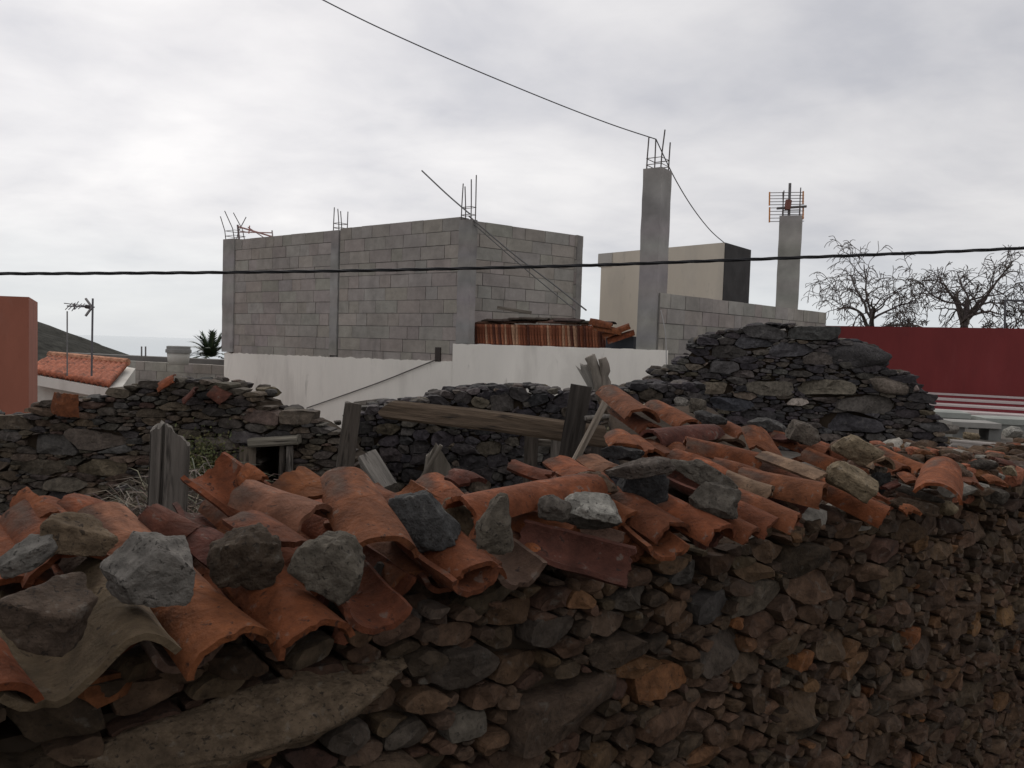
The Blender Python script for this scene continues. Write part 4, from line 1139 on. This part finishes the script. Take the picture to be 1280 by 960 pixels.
# antennas
def pole_antenna():
    Y = 13.; r = empty('tv_antenna', P(115, 447, Y), 'television aerial on a mast above the orange tiled roof', 'antenna')
    m = MB(); m.tube([P(114.5, 470, Y), P(116, 373, Y)], .016, 6, (.12, .12, .13)); child(m, 'mast', M_METAL, r)
    m = MB(); m.tube([P(118, 384, Y), P(84, 382.5, Y)], .013, 5, (.13, .13, .14)); m.tube([P(112, 383, Y), P(80, 379, Y)], .008, 5, (.13, .13, .14)); child(m, 'boom', M_METAL, r)
    m = MB()
    for (px, dy) in ((86, 5), (90, 5), (94, 7), (98, 4), (102, 4)):
        c = P(px, 382.8, Y); m.tube([c+Vector((0, -.10, -.012*dy)), c+Vector((0, .10, .012*dy))], .007, 4, (.13, .13, .14))
    m.tube([P(93, 379, Y), P(93.2, 387, Y)], .014, 4, (.13, .13, .14))
    m.tube([P(107, 383, Y), P(112, 384, Y)], .035, 6, (.05, .05, .05)); child(m, 'elements', M_METAL, r)
    m = MB(); m.tube([P(115, 384, Y), P(107, 373, Y)], .02, 4, (.22, .22, .22)); m.tube([P(115, 384, Y), P(107, 395, Y)], .02, 4, (.22, .22, .22)); child(m, 'reflector', M_METAL, r)
    m = MB(); m.tube([P(84, 470, 13), P(84, 389, 13)], .011, 6, (.2, .2, .2)); tag(m.build('metal_pole', M_METAL), 'thin bare pole left of the television aerial', 'pole')
    for i, px in enumerate((177, 182)):
        m = MB(); m.tube([P(px, 452, 18), P(px, 433, 18)], .018, 5, (.16, .15, .15)); tag(m.build('metal_stake', M_METAL), ['left one of two short stakes', 'right one of two short stakes'][i]+' on the far grey wall', 'stake')
pole_antenna()
def grid_antenna():
    Y = 12.95; r = empty('panel_antenna', P(985, 270, Y), 'grid panel aerial with orange tipped rods on the far pillar', 'antenna')
    m = MB()
    for (y0, y1) in ((241, 256), (260, 277)):
        for k in range(5):
            yy = y0+(y1-y0)*k/4; m.tube([P(962, yy, Y), P(1005, yy-.6, Y)], .007, 4, (.2, .19, .19))
    child(m, 'rods', M_METAL, r)
    m = MB()
    for (px, y0, y1) in ((962, 240, 257), (962, 259, 278), (1004, 239, 255), (1004, 258, 274)): m.tube([P(px, y0, Y), P(px-.3, y1, Y)], .014, 4, (.55, .22, .06))
    child(m, 'end_bars', M_METAL, r)
    m = MB(); m.tube([P(986, 274, Y), P(987.5, 229, Y)], .022, 6, (.14, .13, .13)); child(m, 'mast', M_METAL, r)
    m = MB(); m.tube([P(971, 260.5, Y-.05), P(1008, 258, Y-.05)], .020, 6, (.13, .12, .12)); m.tube([P(984, 262, Y-.06), P(986, 250, Y-.06)], .05, 6, (.20, .07, .05)); child(m, 'boom', M_METAL, r)
    Y = 15.3; r = empty('tv_antenna', P(300, 292, Y), 'fallen pinkish aerial lying on the left end of the block wall', 'antenna')
    m = MB(); m.tube([P(297, 283, Y), P(341, 296, Y)], .016, 5, (.36, .2, .18)); m.tube([P(300, 290, Y), P(340, 291, Y)], .012, 5, (.36, .22, .2)); m.tube([P(310, 284, Y), P(330, 297, Y)], .01, 5, (.3, .18, .17)); child(m, 'boom', M_METAL, r)
    m = MB(); m.tube([P(340, 288, Y), P(341, 299, Y)], .014, 5, (.35, .3, .29)); m.tube([P(312, 282, Y), P(311, 292, Y)], .012, 5, (.4, .16, .12)); m.tube([P(297, 281, Y), P(299, 300, Y)], .02, 5, (.15, .12, .12)); child(m, 'elements', M_METAL, r)
grid_antenna()

# wires
def wire(name, pts, r, col, label, cat='cable', n=10, twist=False):
    # smooth Catmull-Rom through the points
    P_ = [pts[0]]+pts+[pts[-1]]; o = []
    for i in range(1, len(P_)-2):
        p0, p1, p2, p3 = P_[i-1], P_[i], P_[i+1], P_[i+2]
        for k in range(n):
            t = k/n; o.append(.5*((2*p1)+(p2-p0)*t+(2*p0-5*p1+4*p2-p3)*t*t+(-p0+3*p1-3*p2+p3)*t**3))
    o.append(pts[-1]); mb = MB()
    if twist:
        for ph in (0, 2.09, 4.19):
            q = []; acc = 0
            for i in range(len(o)-1):
                seg = (o[i+1]-o[i]).length; m = max(1, int(seg/.06))
                for k in range(m):
                    p = o[i].lerp(o[i+1], k/m); a = ph+(acc+seg*k/m)*9
                    q.append(p+Vector((0, math.cos(a), math.sin(a)))*r*.55)
                acc += seg
            mb.tube(q, r*.62, 6, col)
    else: mb.tube(o, r, 6, col)
    return tag(mb.build(name, M_CABLE, smooth=True), label, cat)
YC = 6.5
wire('power_cable', [P(x, y, YC) for x, y in ((-900, 330), (-300, 341), (0, 342), (150, 341.5), (280, 340.5), (430, 338.5), (580, 335.5), (740, 331.5), (905, 325.5), (1100, 318), (1280, 310), (1600, 291), (2300, 235))],
     .013, (.016, .016, .018), 'thick black twisted cable crossing the whole view', twist=True)
rb = P(820, 174, 9.95)
wire('thin_wire', [P(-150, -330, 6.5), P(180, -122, 7.6), P(402, -1, 8.3), P(530, 60, 8.8), P(670, 119, 9.4), P(760, 154, 9.75), rb], .0065, (.10, .10, .105), 'thin wire coming down from the sky to the bars of the tall pillar')
wire('thin_wire', [rb, P(843, 222, 10.6), P(866, 260, 11.8), P(888, 288, 13), P(906, 304, 13.95)], .0075, (.12, .12, .125), 'thin wire sagging from the tall pillar to the cream tower')
wire('steel_rod', [P(527, 213, 11.6), P(560, 244, 11.65), P(588, 268, 11.72)], .011, (.2, .2, .2), 'bent steel rod sticking out to the upper left of the block corner', 'rod')
wire('stay_rope', [P(586, 270, 11.7), P(640, 316, 11.6), P(690, 354, 11.5), P(733, 388, 11.3)], .012, (.15, .145, .14), 'upper one of two slack ropes down the side block wall', 'rope')
wire('stay_rope', [P(590, 278, 11.7), P(640, 322, 11.6), P(685, 360, 11.5), P(720, 388, 11.3)], .009, (.15, .145, .14), 'lower one of two slack ropes down the side block wall', 'rope')
FRw = Face(flat(HL)+n1*.03, flat(HC)+n1*.03)
wire('wall_cable', [FRw.w(*FRw.hit(x, y), .012) for x, y in ((384, 510), (430, 494), (480, 476), (520, 460), (545, 450))], .009, (.085, .078, .072), 'dark cable slanting across the white wall')
wire('thin_wire', [P(826, 388, 9.8), P(832, 420, 9.75), P(833, 472, 9.7)], .006, (.35, .34, .33), 'pale cord hanging down the block wall beside the tall pillar', 'cord')

# ================================================================ LEFT BACKGROUND
def left_houses():
    b = empty('orange_building', P(30, 515, 9.), 'plain orange rendered building cut off by the left picture edge', 'building')
    c0 = flat(P(36, 450, 9.)); c1 = flat(P(-420, 450, 8.4)); c2 = flat(P(47, 450, 10.6)); zt = P(30, 371, 9.).z
    mb = MB(); mb.prism([c1, c0, c2, c1+(c2-c0)], 0, zt, (.32, .120, .080)); child(mb, 'wall', M_PAINT2, b)
    mb = MB(); dd = (c0-c1).normalized(); n = Vector((dd.y, -dd.x, 0)); q = c0+n*.015
    # tiled house
    Y = 14.5; h = empty('tiled_house', P(90, 490, Y), 'small white house with a bright orange tiled roof', 'house')
    r0 = P(62, 443.5, 15.6); r1 = P(160, 453, 15.2); e0 = P(30, 461, 14.4); e1 = P(136, 480, 13.7)
    mb = MB(); th = Vector((0, 0, -.06)); nx = 64; v = []; f = []
    for j in range(9):
        for i in range(nx+1):
            t = i/nx; s = j/8; p = r0.lerp(r1, t).lerp(e0.lerp(e1, t), s); v.append(p+Vector((0, 0, .03*abs(math.sin(t*math.pi*16))-.02*((s*8) % 3)/3)))
    m = len(v); v += [x+th for x in v]
    for j in range(8):
        for i in range(nx):
            a = j*(nx+1)+i; q = (a, a+nx+1, a+nx+2, a+1); f.append(q); f.append(tuple(m+k for k in reversed(q)))
    for i in range(nx): a = 8*(nx+1)+i; f.append((a, m+a, m+a+1, a+1))
    for j in range(8): a = j*(nx+1)+nx; f.append((a, a+nx+1, m+a+nx+1, m+a))
    mb.add(v, f, (.36, .118, .066)); roof_ = child(mb, 'roof', M_TILE, h, smooth=True)
    mb = MB(); mb.tube([r0, r1], .075, 8, (.48, .24, .15)); mb.v = [Vector(x)-h.location for x in mb.v]; k = mb.build('ridge_cap', M_TILE); k.parent = roof_
    mb = MB()
    fa = flat(e0)+Vector((.1, .25, 0)); fb_ = flat(e1)+Vector((.12, .2, 0)); ga = flat(r0)+Vector((0, 1.2, 0)); gb = flat(r1)+Vector((.05, .2, 0))
    mb.prism([fa, fb_, gb, ga], 0, [e0.z-.08, e1.z-.08, r1.z-.12, r0.z-.1], (.62, .60, .55)); child(mb, 'wall', M_PAINT, h)
    mb = MB(); dd = (flat(e1)-flat(e0)); w = Vector((dd.y, -dd.x, 0)).normalized(); A = e0+Vector((0, 0, -.075)); B = e1+Vector((0, 0, -.075))
    mb.add([A+w*.02, B+w*.02, B+w*.02+Vector((0, 0, -.18)), A+w*.02+Vector((0, 0, -.18)), A-w*.3, B-w*.3, B-w*.3+Vector((0, 0, -.18)), A-w*.3+Vector((0, 0, -.18))],
           [(0, 3, 2, 1), (4, 5, 6, 7), (0, 1, 5, 4), (3, 7, 6, 2), (1, 2, 6, 5), (0, 4, 7, 3)], (.70, .68, .63)); child(mb, 'fascia', M_PAINT, h)
    # far grey block wall
    g = empty('block_boundary_wall', P(210, 490, 16.5), 'long grey plastered block wall behind the tiled house', 'wall')
    a = flat(P(70, 450, 18.5)); b2 = flat(P(282, 450, 16.6)); z = P(220, 454, 17).z; mb = MB(); mo = MB(); blocks(mb, mo, a, b2, z-2.0, z, bl=.5, seed=9); child(mb, 'block_wall', M_BLOCK, g); child(mo, 'mortar', M_MORTAR, g)
    mb = MB(); dd = (b2-a); n = Vector((dd.y, -dd.x, 0)).normalized(); mb.prism([a+n*.1-Vector((0,-.5,0)), b2-Vector((0,-.5,0))+n*.1, b2-n*.1+Vector((0, .7, 0)), a-n*.1+Vector((0, .7, 0))], z-2, z+.10, (.16, .15, .14)); child(mb, 'ledge', M_CONC, g)
    # white tank
    t = empty('white_tank', P(223, 456, 16.2), 'white round tank with a grey rim on the grey wall', 'tank')
    base = P(223, 456, 16.4); k = 16.4/F; mb = MB()
    prof = [(12, 0), (13, 10), (13.5, 15)]; prof2 = [(15.2, 15), (15.2, 19), (14, 19.5), (14, 23), (12, 23.5)]
    def lathe(prof, col):
        n = 28; v = []; f = []
        for (r, h_) in prof:
            for i in range(n): a = 2*math.pi*i/n; v.append(base+Vector((math.cos(a)*r*k, math.sin(a)*r*k, h_*k)))
        for j in range(len(prof)-1):
            for i in range(n): i2 = (i+1) % n; f.append((j*n+i, j*n+i2, (j+1)*n+i2, (j+1)*n+i))
        f.append(tuple(range(n-1, -1, -1))); f.append(tuple(range((len(prof)-1)*n, len(prof)*n))); m = MB(); m.add(v, f, col); return m
    child(lathe(prof, (.55, .54, .50)), 'body', M_PAINT, t, True); child(lathe(prof2, (.25, .25, .24)), 'rim', M_CONC, t)
    # palm
    p = empty('palm_tree', P(262, 447, 20), 'dark green palm crown beside the left end of the block house', 'palm'); c = P(264, 446, 20)
    mb = MB(); mb.tube([Vector((c.x, c.y, 0)), c+Vector((0, 0, -.1))], [.22, .17], 10, (.10, .085, .07)); child(mb, 'trunk', M_BARK, p)
    rs = np.random.RandomState(4); mb = MB()
    for q in range(26):
        a = rs.uniform(0, 6.28) ; el = rs.uniform(.25, 1.35); L = rs.uniform(.62, .85)
        if q < 8: a = math.pi+rs.uniform(-.7, .7); el = .25+q*.14; L = .8
        d = Vector((math.cos(a)*math.cos(el), math.sin(a)*math.cos(el), math.sin(el))); side = d.cross(Vector((0, 0, 1))).normalized(); pts = []
        for i in range(9): s = i/8*L; pts.append(c+d*s+Vector((0, 0, -.55*s*s/L*math.cos(el)*1.1)))
        mb.tube(pts, [.014*(1-i/10) for i in range(9)], 4, (.07, .085, .035))
        for i in range(1, 9):
            for sgn in (-1, 1):
                for e in (0, .5):
                    b0 = pts[i-1].lerp(pts[i], e+.3); tip = b0+side*sgn*.2*(1-i/13)+(pts[i]-pts[i-1]).normalized()*.11+Vector((0, 0, -.02+.03*rs.rand()))
                    w = (pts[i]-pts[i-1]).normalized()*.03
                    mb.add([b0-w, b0+w, tip], [(0, 1, 2)], jit((.035, .055, .028), .25))
    child(mb, 'crown', M_LEAF, p)
M_PAINT2 = mat('orange_render', .9, .2, var=.14, vscale=3, bump=.4, bscale=40, gscale=.7, gvar=.14, aniso=(1, 1, .35), spots=[((.17, .075, .058), 2.2, .52, .75, .55), ((.32, .16, .12), 4, .6, .75, .4)])
left_houses()

# ================================================================ RIGHT BACKGROUND
def right_side():
    r0 = P(1010, 407, 15.4); r1 = P(1290, 411, 13.6); dd = (flat(r1)-flat(r0)).normalized(); n = Vector((dd.y, -dd.x, 0))
    zt = P(1160, 409, 14.4).z; zb = P(1220, 494, 14.0).z; far = flat(r1)+dd*8
    w = empty('red_wall', flat(r0), 'long dark red painted wall behind the stone gable', 'wall')
    mb = MB(); mb.prism([flat(r0), far, far-n*.2, flat(r0)-n*.2], 0, zt, (.150, .024, .024)); child(mb, 'wall', M_RED, w)
    st = empty('painted_steps', flat(r0)+n*.1, 'low red steps with white painted treads at the foot of the red wall', 'steps')
    z = zb; o = .0
    for k in range(6):
        dpt = [.16, .45, .45, .5, .55, .9][k]; mb = MB()
        a = flat(r0)+n*o; b = far+n*o; mb.prism([a+n*dpt, b+n*dpt, b, a], 0.02, z-.02, (.21, .032, .04)); s_ = child(mb, 'step', M_RED, st)
        mb = MB(); a2 = a+n*.002; mb.prism([a+n*(dpt+.012), b+n*(dpt+.012), b+n*.003, a+n*.003], z-.02+.001, z+.012, (.47, .41, .40)); mb.v = [Vector(x)-st.location for x in mb.v]; q = mb.build('tread', M_PAINT); q.parent = s_
        o += dpt+.001; z -= [.075, .075, .08, .09, .10, .1][k]
    zg = P(1220, 548, 9.3).z
    mb = MB(); a = flat(P(1150, 540, 11.2)); nx = 30; v = []; f = []
    ny = 24
    for j in range(ny):
        for i in range(nx):
            q = A2+U*(5.7+i*(14./(nx-1)))+NI*(.35+j*(9.5/(ny-1))); x, y = q.x, q.y
            v.append(Vector((x, y, zg+noise.fractal(Vector((x*1.5, y*1.5, 0)), .8, 2, 4)*.05)))
    for j in range(ny-1):
        for i in range(nx-1): f.append((j*nx+i, j*nx+i+1, (j+1)*nx+i+1, (j+1)*nx+i))
    rim = [i for i in range(nx)]+[j*nx+nx-1 for j in range(1, ny)]+[(ny-1)*nx+i for i in range(nx-2, -1, -1)]+[j*nx for j in range(ny-2, 0, -1)]
    m = len(v); v += [Vector((v[k].x, v[k].y, .01)) for k in rim]
    for k in range(len(rim)): k2 = (k+1) % len(rim); f.append((rim[k2], rim[k], m+k, m+k2))
    mb.add(v, f, (.13, .115, .10)); tag(mb.build('courtyard_ground', M_EARTH, smooth=True, sharp=50), kind='structure')
    # concrete slabs
    def slab(px0, px1, pyt, pyb, Y, dep, label):
        p0 = P(px0, pyt, Y); p1 = P(px1, pyt+2, Y-.15); z0 = P((px0+px1)/2, pyb, Y).z; d = (flat(p1)-flat(p0)).normalized(); n_ = Vector((-d.y, d.x, 0))
        r = empty('concrete_slab', Vector((p0.x, p0.y, zg)), label, 'slab'); zt_ = (p0.z+p1.z)/2-.03
        mb = MB(); mb.prism([flat(p0), flat(p1), flat(p1)+n_*dep, flat(p0)+n_*dep], zt_-.07, zt_, (.30, .315, .29)); child(mb, 'top', M_CONC, r)
        mb = MB(); mb.prism([flat(p0)+d*.02+n_*.02, flat(p1)-d*.02+n_*.02, flat(p1)+n_*(dep-.02)-d*.02, flat(p0)+n_*(dep-.02)+d*.02], zg-.05, zt_-.071, (.21, .215, .20)); child(mb, 'base', M_CONC, r)
    slab(1160, 1214, 512, 522, 10.6, .6, 'low grey-green concrete block between the gable end and the red steps')
    slab(1232, 1330, 521, 532, 10.2, .6, 'low grey-green concrete block cut off by the right picture edge')
    # table on two legs
    t = empty('concrete_table', P(1220, 548, 9.2), 'low concrete slab table on two square legs', 'table'); k = 9.2/F
    p0 = P(1190, 528, 9.2); p1 = P(1252, 532, 9.1); d = (flat(p1)-flat(p0)).normalized(); n_ = Vector((-d.y, d.x, 0)); z1 = p1.z+.02
    mb = MB(); mb.prism([flat(p0), flat(p1), flat(p1)+n_*.45, flat(p0)+n_*.45], z1-.06, z1, (.30, .29, .27)); child(mb, 'top', M_CONC, t)
    for s_ in (.03, .42):
        q = flat(p0)+d*s_+n_*.05; mb = MB(); mb.prism([q, q+d*.13, q+d*.13+n_*.3, q+n_*.3], zg-.1, z1-.061, (.19, .19, .18)); child(mb, 'leg', M_CONC, t)
    # weathered boards on the wall end
    board('weathered_board', P(1186, 556, 6.0), P(1330, 566, 5.7), .07, .12, (.33, .30, .275), 'long whitish weathered board lying at the right end behind the wall', 'board', seed=71, face=Vector((0, -1, .2)), jag0=.02)
    board('weathered_board', P(1150, 568, 5.6), P(1340, 574, 5.4), .10, .10, (.20, .085, .065), 'reddish brown beam lying below the whitish board at the right', 'beam', seed=72, face=Vector((0, -1, .2)))
    rs = np.random.RandomState(30); cols = [(.42, .39, .36), (.30, .27, .25), (.2, .18, .16)]
    for i, (px, py, w_, h_, col, lab) in enumerate([(1186, 536, 24, 14, 'pale', 'pale rubble stone at the foot of the gable end'), (1266, 540, 24, 16, 'white', 'whitish broken stone right of the concrete table'), (1214, 545, 20, 10, 'tan', 'small stone between the legs of the concrete table'), (1276, 550, 18, 12, 'pale', 'pale stone at the right picture edge above the boards'), (1190, 551, 26, 10, 'tan', 'flat tan stone left of the concrete table')]):
        stone(px, py, w_, h_, col, lab, pt=P(px, py, 8.4), sub=3)
    # metal frame post
    m = empty('crossbar_post', P(1256, 410, 18), 'thin dark metal post with a crossbar behind the red wall', 'post')
    q = MB(); q.tube([P(1255.5, 440, 18), P(1256.5, 375, 18)], .025, 6, (.09, .09, .10)); child(q, 'upright', M_METAL, m)
    q = MB(); q.tube([P(1256, 375.5, 18), P(1330, 376.5, 18)], .025, 6, (.09, .09, .10)); child(q, 'crossbar', M_METAL, m)
right_side()

# ================================================================ BARE TREES
def tree(base, H, spread, seed, label, lean=0., trunk_r=.13, droop=.5, nmain=7):
    rs = np.random.RandomState(seed); r = empty('bare_tree', base, label, 'tree', 'bare trees beyond the red wall'); tr = MB(); cr = MB()
    def br(p, d, L, rad, lev):
        n = 7; pts = [p.copy()]; rads = [rad]; q = p.copy(); dd = d.copy()
        for i in range(n):
            dd = (dd+Vector(rs.normal(size=3))*.2+Vector((0, 0, -.06*droop*lev*(i/n)))).normalized()
            q = q+dd*(L/n); pts.append(q.copy()); rads.append(max(.0065, rad*(1-.68*(i+1)/n)))
        (tr if lev == 0 else cr).tube(pts, rads, 6 if lev < 2 else 4, jit((.085, .070, .064), .15))
        if lev >= 4 or L < .12: return
        k = [nmain, 5, 4, 4][lev]
        for j in range(k):
            t = rs.uniform(.35, 1.) if lev else .45+.55*j/(k-1); i = min(n, int(t*n)); b = pts[i]
            ax = (pts[i]-pts[max(0, i-1)]).normalized(); o = Vector(rs.normal(size=3)); o = (o-ax*o.dot(ax)).normalized()
            if lev == 0: o = Vector((math.cos(j*2.4+seed), math.sin(j*2.4+seed)*.8, .25)).normalized()
            nd = (ax*rs.uniform(.35, .9)+o*rs.uniform(.6, 1.1)).normalized()
            br(b, nd, L*rs.uniform(.40, .68) if lev else spread*rs.uniform(.75, 1.15), max(.0075, rads[i]*rs.uniform(.55, .8)), lev+1)
    br(base, Vector((lean, 0, 1)).normalized(), H*.5, trunk_r, 0)
    child(tr, 'trunk', M_BARK, r); child(cr, 'crown', M_BARK, r)
def tb(px, Y): q = P(px, 408, Y); return Vector((q.x, q.y, q.z-.5))
tree(tb(1092, 19), 1.9, 1.55, 3, 'wide drooping bare tree just right of the far pillar', -.15, .085, 1.5, 8)
tree(tb(1206, 19), 2.3, 1.35, 8, 'gnarled thick trunked bare tree, the taller one', .05, .12, .9, 8)
tree(tb(1128, 21), 1.1, .55, 12, 'low bare thicket between the two bare trees', .1, .05, .7, 6)
tree(tb(1268, 18.5), 1.2, .6, 15, 'small bare tree behind the metal post', 0., .05, .5, 6)

for l_, L_ in LENS:
    print('tile length', l_, L_)
